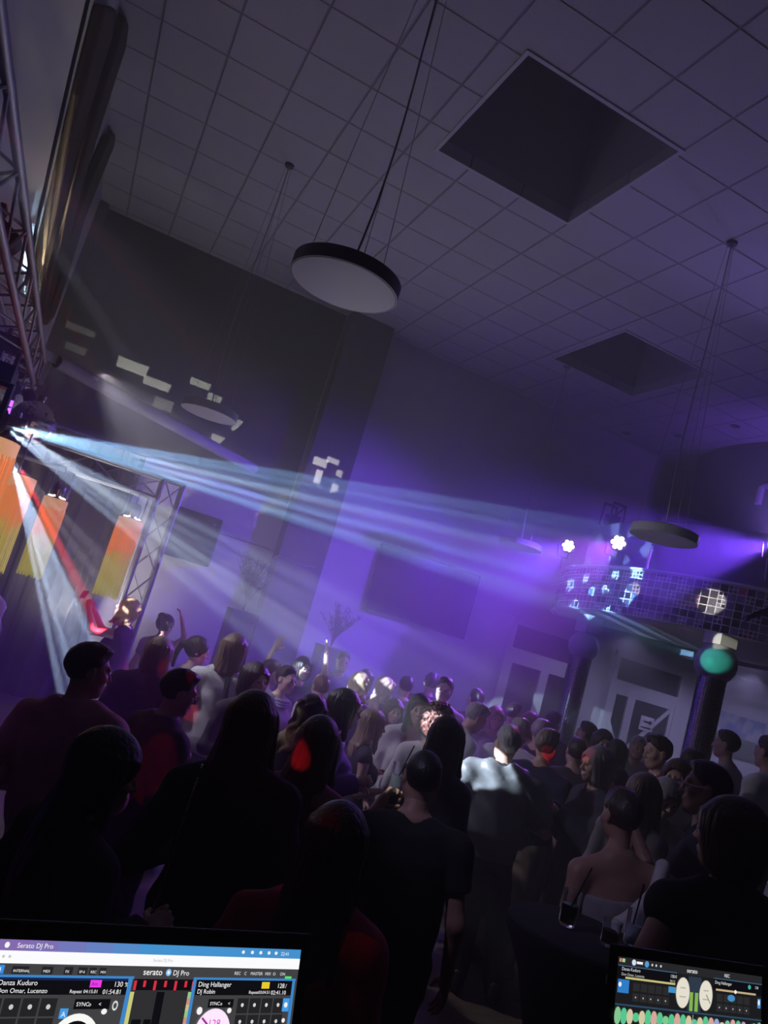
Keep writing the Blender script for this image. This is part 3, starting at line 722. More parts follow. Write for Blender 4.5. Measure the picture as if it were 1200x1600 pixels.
MB().lathe((pole.x, pole.y, 0.16), [(0.14, 0), (0.2, 0.42), (0.17, 0.42), (0.0, 0.38)], 24).build('pot', M_BLACK, root, True, loc=base)
tag(root, 'dark palm frond reaching in from the right picture edge', 'plant')
# small ceiling downlights near the drum
for a, b, l in ((979, 677, 'left of the three'), (1060, 681, 'middle one of the three'), (1149, 666, 'right of the three')):
    p = at_z(a, b, ZC); tag(MB().lathe((p.x, p.y, ZC - 0.012), [(0.0, 0.0), (0.06, 0.0), (0.075, 0.011)], 20).build('downlight', M_LAMPDARK), 'small dark ceiling spot near the round drum, ' + l, 'downlight', 'ceiling downlights')
# ================================================================= PEOPLE
def snets(F, lo, res):
    s = F < 0
    c = np.zeros(tuple(d - 1 for d in F.shape), np.int8)
    nx, ny, nz = F.shape
    for a in (0, 1):
        for b in (0, 1):
            for d in (0, 1): c += s[a:nx - 1 + a, b:ny - 1 + b, d:nz - 1 + d]
    mixed = (c > 0) & (c < 8)
    I = np.argwhere(mixed)
    if len(I) == 0: return np.zeros((0, 3)), np.zeros((0, 4), int)
    acc = np.zeros((len(I), 3)); cnt = np.zeros(len(I))
    corners = [(a, b, d) for a in (0, 1) for b in (0, 1) for d in (0, 1)]
    for p in corners:
        for ax in range(3):
            if p[ax]: continue
            q = list(p); q[ax] = 1
            f0 = F[I[:, 0] + p[0], I[:, 1] + p[1], I[:, 2] + p[2]]; f1 = F[I[:, 0] + q[0], I[:, 1] + q[1], I[:, 2] + q[2]]
            mk = (f0 < 0) != (f1 < 0)
            t = np.where(mk, f0 / np.where(mk, f0 - f1, 1), 0)
            pos = np.tile(np.array(p, float), (len(I), 1)); pos[:, ax] += t
            acc += pos * mk[:, None]; cnt += mk
    V = (I + acc / cnt[:, None]) * res + lo
    idx = np.full(mixed.shape, -1, np.int64); idx[mixed] = np.arange(len(I))
    quads = []
    for ax in range(3):
        o = [1, 1, 1]; o[ax] = 0
        sl0 = tuple(slice(o[k], F.shape[k] - 1) for k in range(3))
        sl1 = tuple(slice(o[k] + (1 if k == ax else 0), F.shape[k] - (1 if k != ax else 0)) for k in range(3))
        e = np.argwhere(s[sl0] != s[sl1])
        if len(e) == 0: continue
        e = e + np.array(o); u, w = (ax + 1) % 3, (ax + 2) % 3
        def cell(du, dw):
            g = e.copy(); g[:, u] -= du; g[:, w] -= dw
            return idx[g[:, 0], g[:, 1], g[:, 2]]
        q = np.stack([cell(1, 1), cell(0, 1), cell(0, 0), cell(1, 0)], 1)
        ins = s[e[:, 0], e[:, 1], e[:, 2]]
        q[~ins] = q[~ins][:, ::-1]
        quads.append(q)
    Q = np.concatenate(quads); Q = Q[(Q >= 0).all(1)]
    return V, Q

class SDF:
    def __init__(self, lo, hi, res):
        self.lo = np.array(lo, float); self.res = res
        self.n = np.maximum(np.ceil((np.array(hi) - self.lo) / res).astype(int) + 1, 4)
        self.ax = [self.lo[i] + res * np.arange(self.n[i]) for i in range(3)]
        self.F = np.full(tuple(self.n), 0.5, np.float32)
    def sub(self, lo, hi):
        a = [max(0, int((lo[i] - self.lo[i]) / self.res) - 1) for i in range(3)]
        b = [min(int(self.n[i]), int((hi[i] - self.lo[i]) / self.res) + 3) for i in range(3)]
        if any(a[i] >= b[i] for i in range(3)): return None
        sl = tuple(slice(a[i], b[i]) for i in range(3))
        X, Y, Z = np.meshgrid(*[self.ax[i][a[i]:b[i]] for i in range(3)], indexing='ij')
        return sl, X, Y, Z
    def comb(self, sl, d, k, op):
        F = self.F[sl]
        if op == 'u':
            h = np.maximum(k - np.abs(F - d), 0) / max(k, 1e-6); self.F[sl] = np.minimum(F, d) - h * h * k * 0.25
        elif op == 's':
            d = -d; h = np.maximum(k - np.abs(F - d), 0) / max(k, 1e-6); self.F[sl] = np.maximum(F, d) + h * h * k * 0.25
    def cap(self, a, b, ra, rb, k=0.03, op='u', flat=False):
        a = np.array(a, float); b = np.array(b, float); m = max(ra, rb) + k + 3 * self.res
        g = self.sub(np.minimum(a, b) - m, np.maximum(a, b) + m)
        if g is None: return
        sl, X, Y, Z = g; d = b - a; L2 = (d * d).sum() + 1e-9
        tr = ((X - a[0]) * d[0] + (Y - a[1]) * d[1] + (Z - a[2]) * d[2]) / L2
        t = np.clip(tr, 0, 1)
        D = np.sqrt((X - a[0] - t * d[0]) ** 2 + (Y - a[1] - t * d[1]) ** 2 + (Z - a[2] - t * d[2]) ** 2) - (ra + (rb - ra) * t)
        if flat: D = np.maximum(D, (tr - 1) * math.sqrt(L2))
        self.comb(sl, D, k, op)
    def ell(self, c, r, R=None, k=0.02, op='u'):
        c = np.array(c, float); r = np.array(r, float); m = r.max() + k + 3 * self.res
        g = self.sub(c - m, c + m)
        if g is None: return
        sl, X, Y, Z = g; P = np.stack([X - c[0], Y - c[1], Z - c[2]], -1)
        if R is not None: P = P @ R          # R columns = local axes
        q = np.sqrt(((P / r) ** 2).sum(-1)); q2 = np.sqrt(((P / r ** 2) ** 2).sum(-1)) + 1e-9
        self.comb(sl, q * (q - 1) / q2, k, op)
    def prof(self, o, R, tab, k=0.03, zlo=None, zhi=None):
        # tab rows: z, half width, half depth, depth centre (in frame o, R)
        tab = np.array(tab, float); o = np.array(o, float); zs = tab[:, 0]
        m = max(tab[:, 1].max(), tab[:, 2].max()) + k + 3 * self.res
        e0 = o + R @ np.array([0, 0, zs[0]]); e1 = o + R @ np.array([0, 0, zs[-1]])
        g = self.sub(np.minimum(e0, e1) - m, np.maximum(e0, e1) + m)
        if g is None: return
        sl, X, Y, Z = g; P = np.stack([X - o[0], Y - o[1], Z - o[2]], -1) @ R
        z = P[..., 2]; A = np.interp(z, zs, tab[:, 1]); B = np.interp(z, zs, tab[:, 2]); C = np.interp(z, zs, tab[:, 3])
        q = np.sqrt((P[..., 0] / A) ** 2 + ((P[..., 1] - C) / B) ** 2)
        D = (q - 1) * np.minimum(A, B)
        D = np.maximum(D, np.maximum(zs[0] - z, z - zs[-1]))
        self.comb(sl, D, k, 'u')
    def mesh(self): 
        # closed at the grid border
        F = self.F; F[0] = np.maximum(F[0], .01); F[-1] = np.maximum(F[-1], .01); F[:, 0] = np.maximum(F[:, 0], .01); F[:, -1] = np.maximum(F[:, -1], .01); F[:, :, 0] = np.maximum(F[:, :, 0], .01); F[:, :, -1] = np.maximum(F[:, :, -1], .01)
        return snets(F.astype(np.float64), self.lo, self.res)

def np_mesh(name, V, Q, mats, mi=None, smooth=True):
    me = bpy.data.meshes.new(name); nv, nq = len(V), len(Q)
    me.vertices.add(nv); me.vertices.foreach_set('co', np.asarray(V, np.float32).ravel())
    me.loops.add(nq * 4); me.loops.foreach_set('vertex_index', np.asarray(Q, np.int32).ravel())
    me.polygons.add(nq); me.polygons.foreach_set('loop_start', np.arange(0, nq * 4, 4, dtype=np.int32))
    try: me.polygons.foreach_set('loop_total', np.full(nq, 4, np.int32))
    except Exception: pass
    for m in mats: me.materials.append(m)
    if mi is not None: me.polygons.foreach_set('material_index', np.asarray(mi, np.int32))
    me.polygons.foreach_set('use_smooth', np.full(nq, smooth, bool))
    me.update(calc_edges=True); me.validate()
    return me

TPL = {}
def head_tpl(sex, fat=0.0):
    key = ('head', sex, fat)
    if key in TPL: return TPL[key]
    S = SDF((-.11, -.14, -.22), (.11, .15, .15), 0.0062); mm = sex == 'm'
    S.ell((0, -.012, .03), (.074, .096, .088), k=.03)
    S.ell((0, .028, -.04), (.060 + fat * .01 + (.004 if mm else 0), .066, .072), k=.03)
    S.ell((0, .066, -.093), (.027 if mm else .020, .022, .02), k=.03)
    for s in (-1, 1):
        S.ell((s * .043, .058, -.018), (.024, .026, .024), k=.025)
        if mm: S.cap((s * .055, .005, -.05), (s * .03, .055, -.095), .02, .018, k=.03)
    S.cap((-.033, .081, .026), (.033, .081, .026), .012, .012, k=.02)
    for s in (-1, 1): S.ell((s * .031, .101, .006), (.018, .018, .012), k=.012, op='s')
    for s in (-1, 1): S.ell((s * .031, .083, .005), (.0135, .0135, .0125), k=.003)
    S.cap((0, .090, .012), (0, .110, -.026), .008, .0125, k=.012)
    for s in (-1, 1): S.ell((s * .012, .099, -.030), (.009, .010, .008), k=.008)
    S.ell((0, .090, -.058), (.024, .011, .006), k=.008); S.ell((0, .088, -.070), (.020, .012, .007), k=.008)
    S.cap((-.022, .101, -.064), (.022, .101, -.064), .0025, .0025, k=.004, op='s')
    for s in (-1, 1):
        S.ell((s * .077, -.008, -.004), (.010, .020, .032), k=.012); S.ell((s * .088, -.003, .0), (.006, .011, .018), k=.006, op='s')
    nr = .056 if mm else .047
    S.cap((0, -.008, -.07), (0, -.016, -.145), nr - .002, nr - .006, k=.03)
    V, Q = S.mesh(); TPL[key] = (V, Q); return TPL[key]

FACE = ((0, .088, -.035), (.062, .062, .098))
def hair_tpl(style):
    key = ('hair', style)
    if key in TPL: return TPL[key]
    st, L = (style if isinstance(style, tuple) else (style, 0.0))
    res = 0.008
    S = SDF((-.2, -.24, -max(.2, L + .08)), (.2, .16, .22), res)
    up = .006
    if st in ('short', 'buzz', 'greyshort', 'balding'):
        t = .003 if st == 'buzz' else .009
        S.ell((0, -.014, .034), (.076 + t, .098 + t, .089 + t), k=.02)
        if st != 'buzz': S.ell((.01, .02, .108), (.055, .06, .022), k=.03)
        S.ell((0, .107, -.030), (.12, .098, .112), k=.02, op='s')
        S.ell((0, .01, -.175 if st == 'buzz' else -.158), (.14, .16, .095), k=.03, op='s')
        for s in (-1, 1): S.ell((s * .09, .02, -.018), (.026, .045, .052), k=.015, op='s')
        if st == 'balding': S.ell((0, .03, .125), (.075, .09, .065), k=.02, op='s')
    else:
        t = .017 if st != 'curly' else .045
        S.ell((0, -.016, .034), (.078 + t, .099 + t, .090 + t), k=.02)
        if st == 'bob':
            S.prof((0, 0, 0), np.eye(3), [(-.135, .080, .062, -.035), (-.10, .102, .092, -.025), (-.05, .106, .105, -.02), (.02, .100, .112, -.015), (.06, .09, .10, -.01)], k=.04)
        elif st in ('long', 'wavy'):
            if L < .3: S.prof((0, 0, 0), np.eye(3), [(-L, .066, .022, -.098), (-L * .8, .092, .045, -.088), (-.10, .106, .085, -.04), (.02, .098, .105, -.015), (.06, .09, .10, -.01)], k=.04)
            else: S.prof((0, 0, 0), np.eye(3), [(-L, .060, .016, -.115), (-L * .85, .088, .024, -.116), (-L * .6, .112, .034, -.108), (-.16, .112, .055, -.08), (-.08, .104, .09, -.035), (.02, .098, .105, -.015), (.06, .09, .10, -.01)], k=.03)
            for s in (-1, 1):
                S.cap((s * .082, .02, .02), (s * .10, .03, -.16), .020, .022, k=.02); S.cap((s * .10, .03, -.16), (s * .105, .04, -L * .7), .022, .008, k=.02)
        elif st == 'bun':
            S.ell((0, -.10, .10), (.05, .05, .045), k=.01)
        elif st == 'pony':
            S.cap((0, -.10, .06), (0, -.15, .03), .02, .03, k=.02)
            pts = [(0, -.15, .03), (0, -.175, -.06), (0, -.17, -.16), (0, -.15, -.27)]
            for i in range(3): S.cap(pts[i], pts[i + 1], .028 - .005 * i, .023 - .005 * i, k=.01)
        elif st == 'curly':
            S.ell((0, -.03, -.02), (.115, .10, .09), k=.04)
        if st in ('bun', 'pony'): S.ell((0, .03, -.16), (.14, .16, .095), k=.02, op='s')
        S.ell(FACE[0], (FACE[1][0], .075, FACE[1][2]), k=.02, op='s')
        S.ell((0, .10, -.06), (.05, .08, .11), k=.02, op='s')
    X, Y, Z = np.meshgrid(*S.ax, indexing='ij')
    th = np.arctan2(X, -Y)
    lock = np.sin(th * 13 + 2.2 * np.sin(Z * 11) + 1.3) * np.sin(th * 5 + Z * 7) + .5 * np.sin(th * 29 + 3 * np.sin(Z * 15 + th * 3))
    fade = np.clip((.115 - Z) / .05, 0, 1)          # no locks on the very crown
    if st == 'curly': S.F += (.009 * np.sin(X * 130 + 2.2 * np.sin(Z * 47 + Y * 31)) * np.sin(Y * 120 + 1 + 2.0 * np.sin(X * 53)) + .006 * np.sin(Z * 150 + 2.5 * np.sin(X * 61 + 1) + Y * 70)).astype(np.float32)
    elif st == 'wavy': S.F += (.006 * np.sin(th * 9 + 2.5 * np.sin(Z * 38)) * fade + .004 * np.sin(Z * 55 + th * 5)).astype(np.float32)
    elif st == 'buzz': pass
    elif st in ('short', 'greyshort', 'balding'): S.F += (.0028 * (np.sin(X * 95 + Y * 40) * np.sin(Y * 70 - Z * 50 + 1) + .6 * np.sin(X * 150 + Z * 90) * np.sin(Y * 140))).astype(np.float32)
    else: S.F += (.0030 * lock * fade).astype(np.float32)
    V, Q = S.mesh(); TPL[key] = (V, Q); return TPL[key]

def hand_tpl(pose, fine):
    key = ('hand', pose, fine)
    if key in TPL: return TPL[key]
    S = SDF((-.085, -.13, -.03), (.10, .06, .21), .0036 if fine else .0056)
    curl = {'relax': 18, 'grip': 58, 'open': 4, 'point': 70}[pose]
    S.ell((0, 0, .048), (.041, .0155, .054), k=.01); S.cap((0, 0, -.02), (0, 0, .02), .027, .026, k=.02)
    for i, (x, l, r) in enumerate(((-.033, .058, .0078), (-.0112, .074, .0086), (.0112, .080, .0088), (.0335, .073, .0085))):
        p = np.array([x * .95, 0, .090 - (.010 if i == 0 else 0)]); ang = 0; sp = x * 2.4
        c = curl if not (pose == 'point' and i == 3) else 3
        for j, fr in enumerate((.45, .32, .23)):
            ang += math.radians(c * (.9 if j == 0 else 1.0)); d = np.array([math.sin(sp) * .6, -math.sin(ang), math.cos(ang)]); d /= np.linalg.norm(d)
            q = p + d * l * fr * 1.12; S.cap(p, q, r * (1 - .09 * j), r * (1 - .09 * (j + 1)), k=.004); p = q
    td = {'relax': (.65, -.30, .70), 'grip': (.45, -.8, .45), 'open': (.85, -.15, .5), 'point': (.45, -.8, .45)}[pose]
    td = np.array(td) / np.linalg.norm(td); p = np.array([.028, -.004, .022]); q = p + td * .046; e = q + (td * .6 + np.array([-.15, -.25, .55])) * .036
    S.cap(p, q, .0135, .0105, k=.012); S.cap(q, e, .0105, .0085, k=.004)
    V, Q = S.mesh(); TPL[key] = (V, Q); return TPL[key]

ARMS = {  # elbow and wrist from the shoulder, for a right arm (+x outward, +y forward)
    'hang': ((.055, -.03, -.29), (.07, .06, -.54), 'relax'), 'front': ((.06, .0, -.285), (-.07, .24, -.25), 'relax'),
    'hold': ((.07, -.01, -.28), (.02, .235, -.17), 'grip'), 'drink': ((.08, .12, -.26), (-.02, .30, -.02), 'grip'),
    'up': ((.11, .10, .21), (.03, .13, .46), 'open'), 'phone': ((.03, .27, -.05), (-.09, .40, .16), 'grip'),
    'bent': ((.13, -.05, -.27), (.05, .20, -.30), 'relax'), 'clap': ((.07, .05, -.28), (-.13, .28, -.12), 'open'),
    'back': ((.09, -.12, -.26), (-.02, -.13, -.48), 'relax'), 'head': ((.16, .06, .16), (.02, .08, .36), 'relax'), 'face': ((.05, .2, -.2), (-.09, .24, .05), 'grip'),
    'wide': ((.16, .02, -.24), (.20, .18, -.42), 'relax'), 'side': ((.22, .05, -.19), (.34, .22, -.12), 'hold'),
    'glass': ((-.02, .10, -.27), (.13, .33, -.20), 'grip'), 'table': ((.12, .10, -.25), (-.02, .30, -.33), 'relax')}

SKIN = [mat('skin_light', (0.56, 0.36, 0.28), 0.5, var=0.07, scale=30), mat('skin_tan', (0.46, 0.27, 0.19), 0.5, var=0.07, scale=30), mat('skin_fair', (0.64, 0.44, 0.36), 0.5, var=0.06, scale=30)]
M_EYEW = mat('eye_white', (0.7, 0.7, 0.7), 0.2, var=0.02); M_IRIS = mat('eye_iris', (0.03, 0.02, 0.015), 0.1)
M_SHOE = mat('dark_shoe', (0.02, 0.018, 0.018), 0.4)
CL = {}
def cloth(col, rough=0.85, name=None):
    key = name or 'cloth_%02d_%02d_%02d' % tuple(int(c * 99) for c in col)
    return mat(key, col, rough, var=0.18, scale=25, bump=0.25)

def Rx(a): c, s = math.cos(a), math.sin(a); return np.array([[1, 0, 0], [0, c, -s], [0, s, c]])
def Ry(a): c, s = math.cos(a), math.sin(a); return np.array([[c, 0, s], [0, 1, 0], [-s, 0, c]])
def Rz(a): c, s = math.cos(a), math.sin(a); return np.array([[c, -s, 0], [s, c, 0], [0, 0, 1]])

PEOPLE = {}
def person(key, pix, depth, yaw, label, sex='f', top=None, bottom=None, hair=('long', .4), hcol=(.05, .03, .02), tip=None, skin=0,
           arms=('hang', 'hang'), lean=0, side=0, head=(0, 0, 0), build=1.0, floor=0.0, stance=0.09, ztop=None, shoes=M_SHOE, wrist=None, legs=None):
    """yaw: 0 = back to the camera, +90 = facing right, 180 = facing the camera"""
    P = at_d(pix[0], pix[1], depth); az = math.atan2(P.x, P.y)          # from +y towards +x
    face = az + math.radians(yaw); rz = -face
    res = 0.0115 if depth < 3.3 else (0.0135 if depth < 5.2 else 0.017)
    fine = depth < 4.2
    mm = sex == 'm'
    Rt = Rx(math.radians(-lean)) @ Ry(math.radians(side))
    pel = np.array([0, 0, .93])
    T = lambda p: pel + Rt @ (np.array(p, float) - pel)
    shw = (.185 if mm else .158) * build
    # head
    Rn = Rx(math.radians(-lean * .5)) @ Ry(math.radians(side * .5))
    neck = T((0, -.02, 1.47)); hc = neck + Rn @ np.array([0, .045, .17])
    Rh = Rn @ Rz(math.radians(-head[0])) @ Rx(math.radians(head[1])) @ Ry(math.radians(head[2]))
    htop = hc + Rh @ np.array([0, -.01, .135])
    if ztop is None: s = (P.z - floor) / htop[2]
    else: s = ztop / htop[2]
    s = max(.80, min(1.16, s))
    ca, sa = math.cos(rz), math.sin(rz)
    off = np.array([ca * htop[0] - sa * htop[1], sa * htop[0] + ca * htop[1]]) * s
    root = empty('person', (P.x - off[0], P.y - off[1], floor), rz)
    root.scale = (s, s, s)
    tag(root, label, 'person', None)
    # ---- skeleton
    sh = {}; el = {}; wr = {}; hp = {}
    for i, sd in enumerate((-1, 1)):
        a = ARMS[arms[i]]; hp[sd] = a[2] if a[2] in ('relax', 'grip', 'open', 'point') else 'grip'
        sh[sd] = T((sd * shw, -.02, 1.388))
        e = np.array([sd * (shw + a[0][0]), -.02 + a[0][1], 1.405 + a[0][2]]); w = np.array([sd * (shw + a[1][0]), -.02 + a[1][1], 1.405 + a[1][2]])
        if wrist and sd in wrist: e, w = [np.array(q, float) for q in wrist[sd]]
        el[sd] = T(e); wr[sd] = T(w)
    hips = {sd: np.array([sd * (.088 if mm else .092), 0, .90]) for sd in (-1, 1)}
    legp = {sd: (np.array([sd * stance, .01, .50]), np.array([sd * stance * 1.15, -.03, .085])) for sd in (-1, 1)}
    if legs: 
        for sd in legs: legp[sd] = tuple(np.array(q, float) for q in legs[sd])
    allp = np.array(list(sh.values()) + list(el.values()) + list(wr.values()) + [neck, hc, pel] + [q for l in legp.values() for q in l])
    lo = allp.min(0) - .27; hi = allp.max(0) + .22; lo[2] = 0.0
    bd = build
    if mm: tab = [(-.10, .15, .10, 0), (0, .162, .112, -.005), (.12, .150 * bd, .108 * bd, .0), (.28, .165 * bd, .118 * bd, .0), (.40, .172 * bd, .112, -.012), (.485, .13, .075, -.022), (.53, .066, .058, -.02), (.56, .058, .055, -.02)]
    else: tab = [(-.12, .15, .10, 0), (-.02, .172 * bd, .115, -.012), (.06, .155 * bd, .105, -.005), (.17, .122 * bd, .092, .0), (.30, .142 * bd, .112, .012), (.36, .146 * bd, .115, .014), (.43, .140, .088, -.008), (.49, .10, .06, -.02), (.53, .055, .05, -.02), (.56, .05, .048, -.02)]
    th = 1.0 if mm else .92
    def torso(S, inf, z0=None, z1=None, waist=0.0):
        t = [(z, a + inf + waist * (.05 < z < .25), b + inf + waist * .7 * (.05 < z < .25), c) for z, a, b, c in tab]
        zz = np.array([q[0] for q in t])
        if z0 is not None or z1 is not None:
            a0 = z0 if z0 is not None else zz[0]; a1 = z1 if z1 is not None else zz[-1]
            grid = sorted(set([a0, a1] + [z for z in zz if a0 < z < a1]))
            t = [(z,) + tuple(np.interp(z, zz, [q[k] for q in t]) for k in (1, 2, 3)) for z in grid]
        S.prof(pel, Rt, t, k=.04)
    def shoulders(S, inf):
        for sd in (-1, 1): S.cap(T((sd * .045, -.022, 1.45)), sh[sd], .050 * th + inf, .056 * th + inf, k=.05)
    def limb(S, a, b, ra, rb, inf, t=1.0, k=.03, flat=False):
        b2 = a + (b - a) * t; S.cap(a, b2, ra * th + inf, (ra + (rb - ra) * t) * th + inf, k=k, flat=flat)
    # ---- body
    S = SDF(lo, hi, res)
    torso(S, 0); shoulders(S, 0)
    if not mm:
        for sd in (-1, 1): S.ell(T((sd * .065, .095, 1.245)), (.06, .05, .06), k=.05)
    for sd in (-1, 1):
        limb(S, sh[sd], el[sd], .052, .040, 0); limb(S, el[sd], wr[sd], .041, .027, 0)
        k_, an = legp[sd]
        S.cap(hips[sd], k_, .088 if mm else .092, .058, k=.05); S.cap(k_, an, .056, .038, k=.03); S.ell(k_ + (an - k_) * .3 + np.array([0, -.018, 0]), (.052, .056, .11), k=.04)
        S.cap(an + np.array([0, -.03, -.03]), an + np.array([sd * .02, .15, -.045]), .034, .026, k=.03)
    S.cap(neck + Rn @ np.array([0, .0, -.05]), neck + Rn @ np.array([0, .03, .07]), (.058 if mm else .048), (.054 if mm else .045), k=.03)
    V, Q = S.mesh(); Vs = [V]; Qs = [Q]; n = len(V); mis = [np.zeros(len(Q), int)]
    Vh, Qh = head_tpl(sex); Vs.append(Vh @ Rh.T + hc); Qs.append(Qh + n); n += len(Vh); mis.append(np.zeros(len(Qh), int))
    for sd in (-1, 1):
        Vd, Qd = hand_tpl(hp[sd], fine); Vd = Vd.copy(); Qd = Qd.copy()
        z = wr[sd] - el[sd]; z = z / np.linalg.norm(z)
        # palms face inward / down: palm normal is -y of the template
        pn = np.array([-sd * 1.0, -.25, -.1]); 
        if abs(z[1]) > .6: pn = np.array([-sd * .8, 0, -.6])
        y = -(pn - z * (pn @ z)); y /= np.linalg.norm(y); x = np.cross(y, z)
        if sd * x[1] < 0 and False: x = -x
        # thumb (+x of the template) should point forward / up
        th_dir = np.array([0, 1.0, .7]); flip = (x @ th_dir) < 0
        if flip: Vd[:, 0] *= -1; Qd = Qd[:, ::-1]
        M_ = np.stack([x, y, z], 1)
        Vs.append((Vd * (1.0 if mm else .92)) @ M_.T + wr[sd]); Qs.append(Qd + n); n += len(Vd); mis.append(np.zeros(len(Qd), int))
        # eyes
    for sd in (-1, 1):
        c0 = np.array([sd * .031, .0845, .005]); uu, vv = np.meshgrid(np.linspace(0, 2 * PI, 13), np.linspace(.12, PI - .12, 9), indexing='ij')
        pts = np.stack([.0127 * np.sin(vv) * np.cos(uu), .0127 * np.cos(vv), .0115 * np.sin(vv) * np.sin(uu)], -1).reshape(-1, 3) + c0
        q = []; mi = []
        for i in range(12):
            for j in range(8): q.append((i * 9 + j, i * 9 + j + 1, (i + 1) * 9 + j + 1, (i + 1) * 9 + j)); mi.append(2 if j < 2 else 1)
        Vs.append(pts @ Rh.T + hc); Qs.append(np.array(q) + n); n += len(pts); mis.append(np.array(mi))
    me = np_mesh('body', np.concatenate(Vs), np.concatenate(Qs), [SKIN[skin], M_EYEW, M_IRIS], np.concatenate(mis))
    ob = bpy.data.objects.new('body', me); COL.objects.link(ob); ob.parent = root
    # ---- hair
    if hair:
        Vh, Qh = hair_tpl(hair)
        hm = hairmat('hair_%02d_%02d_%02d%s' % (int(hcol[0] * 99), int(hcol[1] * 99), int(hcol[2] * 99), '' if tip is None else '_dyed'), hcol, tip)
        kk = ('hairmesh', hair, hm.name)
        if kk not in TPL: TPL[kk] = np_mesh('hair', Vh, Qh, [hm])
        oh = bpy.data.objects.new('hair', TPL[kk]); COL.objects.link(oh); oh.parent = root
        Rhair = Rh
        M4 = Matrix([list(Rhair[i]) + [hc[i]] for i in range(3)] + [[0, 0, 0, 1]]); oh.matrix_local = M4
    X = {'root': root, 'T': T, 'sh': sh, 'el': el, 'wr': wr, 'hc': hc, 'Rh': Rh, 'Rt': Rt, 'pel': pel, 's': s, 'lo': lo, 'hi': hi, 'res': res, 'torso': torso, 'shoulders': shoulders, 'limb': limb, 'neck': neck, 'hp': hp}
    rnd = random.Random(key)
    ph = [rnd.uniform(0, 6) for _ in range(6)]
    def wrinkle(S, amp):
        X_, Y_, Z_ = np.meshgrid(*S.ax, indexing='ij')
        S.F += (amp * (np.sin(X_ * 31 + Z_ * 22 + ph[0]) * np.sin(Z_ * 17 - Y_ * 25 + ph[1]) + .6 * np.sin(Z_ * 41 + X_ * 23 + ph[2]) * np.sin(Y_ * 33 + ph[3]))).astype(np.float32)
    # ---- top
    if top:
        tp = dict(color=(.02, .02, .025), sleeve=.5, inf=.014, hem=-.05, waist=.0, neck=.085, kind='shirt', rough=.85, wr=.004); tp.update(top)
        S = SDF(lo, hi, res)
        torso(S, tp['inf'], z0=tp['hem'], waist=tp['waist'], z1=.50)
        if not mm:
            for sd in (-1, 1): S.ell(T((sd * .065, .095, 1.245)), (.062 + tp['inf'], .052 + tp['inf'], .062 + tp['inf']), k=.05)
        if tp['sleeve'] >= 0:
            shoulders(S, tp['inf'])
            if tp['sleeve'] > 0:
                for sd in (-1, 1):
                    limb(S, sh[sd], el[sd], .055, .046, tp['inf'], min(1, tp['sleeve'] * 2), flat=tp['sleeve'] < .5)
                    if tp['sleeve'] > .5: limb(S, el[sd], wr[sd], .046, .036, tp['inf'], min(.98, (tp['sleeve'] - .5) * 2), flat=True)
        if tp['kind'] == 'dress':
            L = tp.get('len', .45); fl = tp.get('flare', .06)
            S.prof(pel, np.eye(3), [(-L, .17 + fl, .13 + fl, 0), (-.2, .175 + fl * .3, .125 + fl * .3, 0), (-.02, .172 * bd + tp['inf'], .118 + tp['inf'], -.01), (.06, .15 * bd + tp['inf'], .1 + tp['inf'], 0)], k=.04)
        if tp['wr']: wrinkle(S, tp['wr'])
        S.ell(neck + Rn @ np.array([0, .02, .07]), (tp['neck'], tp['neck'] * .9, .11), k=.01, op='s')
        if tp.get('scoop'): S.ell(T((0, (-.13 if tp['scoop'] == 'back' else .14), 1.42)), (.10, .13, .13), k=.02, op='s')
        if tp['sleeve'] < 0:   # strapless: cut off above the bust
            gz = S.sub(S.lo, hi); 
            sl, Xg, Yg, Zg = gz; zz = (np.stack([Xg - pel[0], Yg - pel[1], Zg - pel[2]], -1) @ Rt)[..., 2]
            S.F[sl] = np.maximum(S.F[sl], zz - .37)
        V, Q = S.mesh()
        me = np_mesh(tp['kind'], V, Q, [cloth(tp['color'], tp['rough'])]); o = bpy.data.objects.new(tp['kind'], me); COL.objects.link(o); o.parent = root
        X['top'] = o
        if tp.get('collar'):
            Sx = SDF(neck - .16, neck + .16, .008); cz = Rn @ np.array([0, .012, .03])
            Sx.cap(neck + Rn @ np.array([0, .0, -.035]), neck + Rn @ np.array([0, .018, .045]), .082, .064, k=.01, flat=True); Sx.cap(neck + Rn @ np.array([0, .0, -.06]), neck + Rn @ np.array([0, .022, .10]), .066, .056, k=.005, op='s')
            Sx.ell(neck + Rn @ np.array([0, .09, .03]), (.03, .05, .06), k=.01, op='s')
            V, Q = Sx.mesh(); me = np_mesh('collar', V, Q, [cloth(tp['collar'], .8)]); oc = bpy.data.objects.new('collar', me); COL.objects.link(oc); oc.parent = root
    # ---- bottom
    if bottom:
        bt = dict(color=(.02, .02, .03), kind='trousers', rough=.85); bt.update(bottom)
        S = SDF((lo[0], lo[1], 0), (hi[0], hi[1], 1.25), res); inf = .017
        torso(S, .010, z0=-.11, z1=.10)
        if bt['kind'] == 'trousers':
            for sd in (-1, 1):
                k_, an = legp[sd]
                S.cap(hips[sd], k_, .092 + inf, .064 + inf, k=.05); S.cap(k_, an + (an - k_) * -.03, .064 + inf, .052 + inf, k=.03, flat=True)
        else:
            L = bt.get('len', .45); fl = bt.get('flare', .05)
            S.prof(pel, np.eye(3), [(-L, .16 + fl, .12 + fl, 0), (-.2, .175 + fl * .4, .125 + fl * .4, 0), (0.0, .178 * bd, .122, -.01), (.08, .165 * bd, .115, 0)], k=.03)
        wrinkle(S, .004)
        V, Q = S.mesh(); me = np_mesh(bt['kind'], V, Q, [cloth(bt['color'], bt['rough'])]); o = bpy.data.objects.new(bt['kind'], me); COL.objects.link(o); o.parent = root
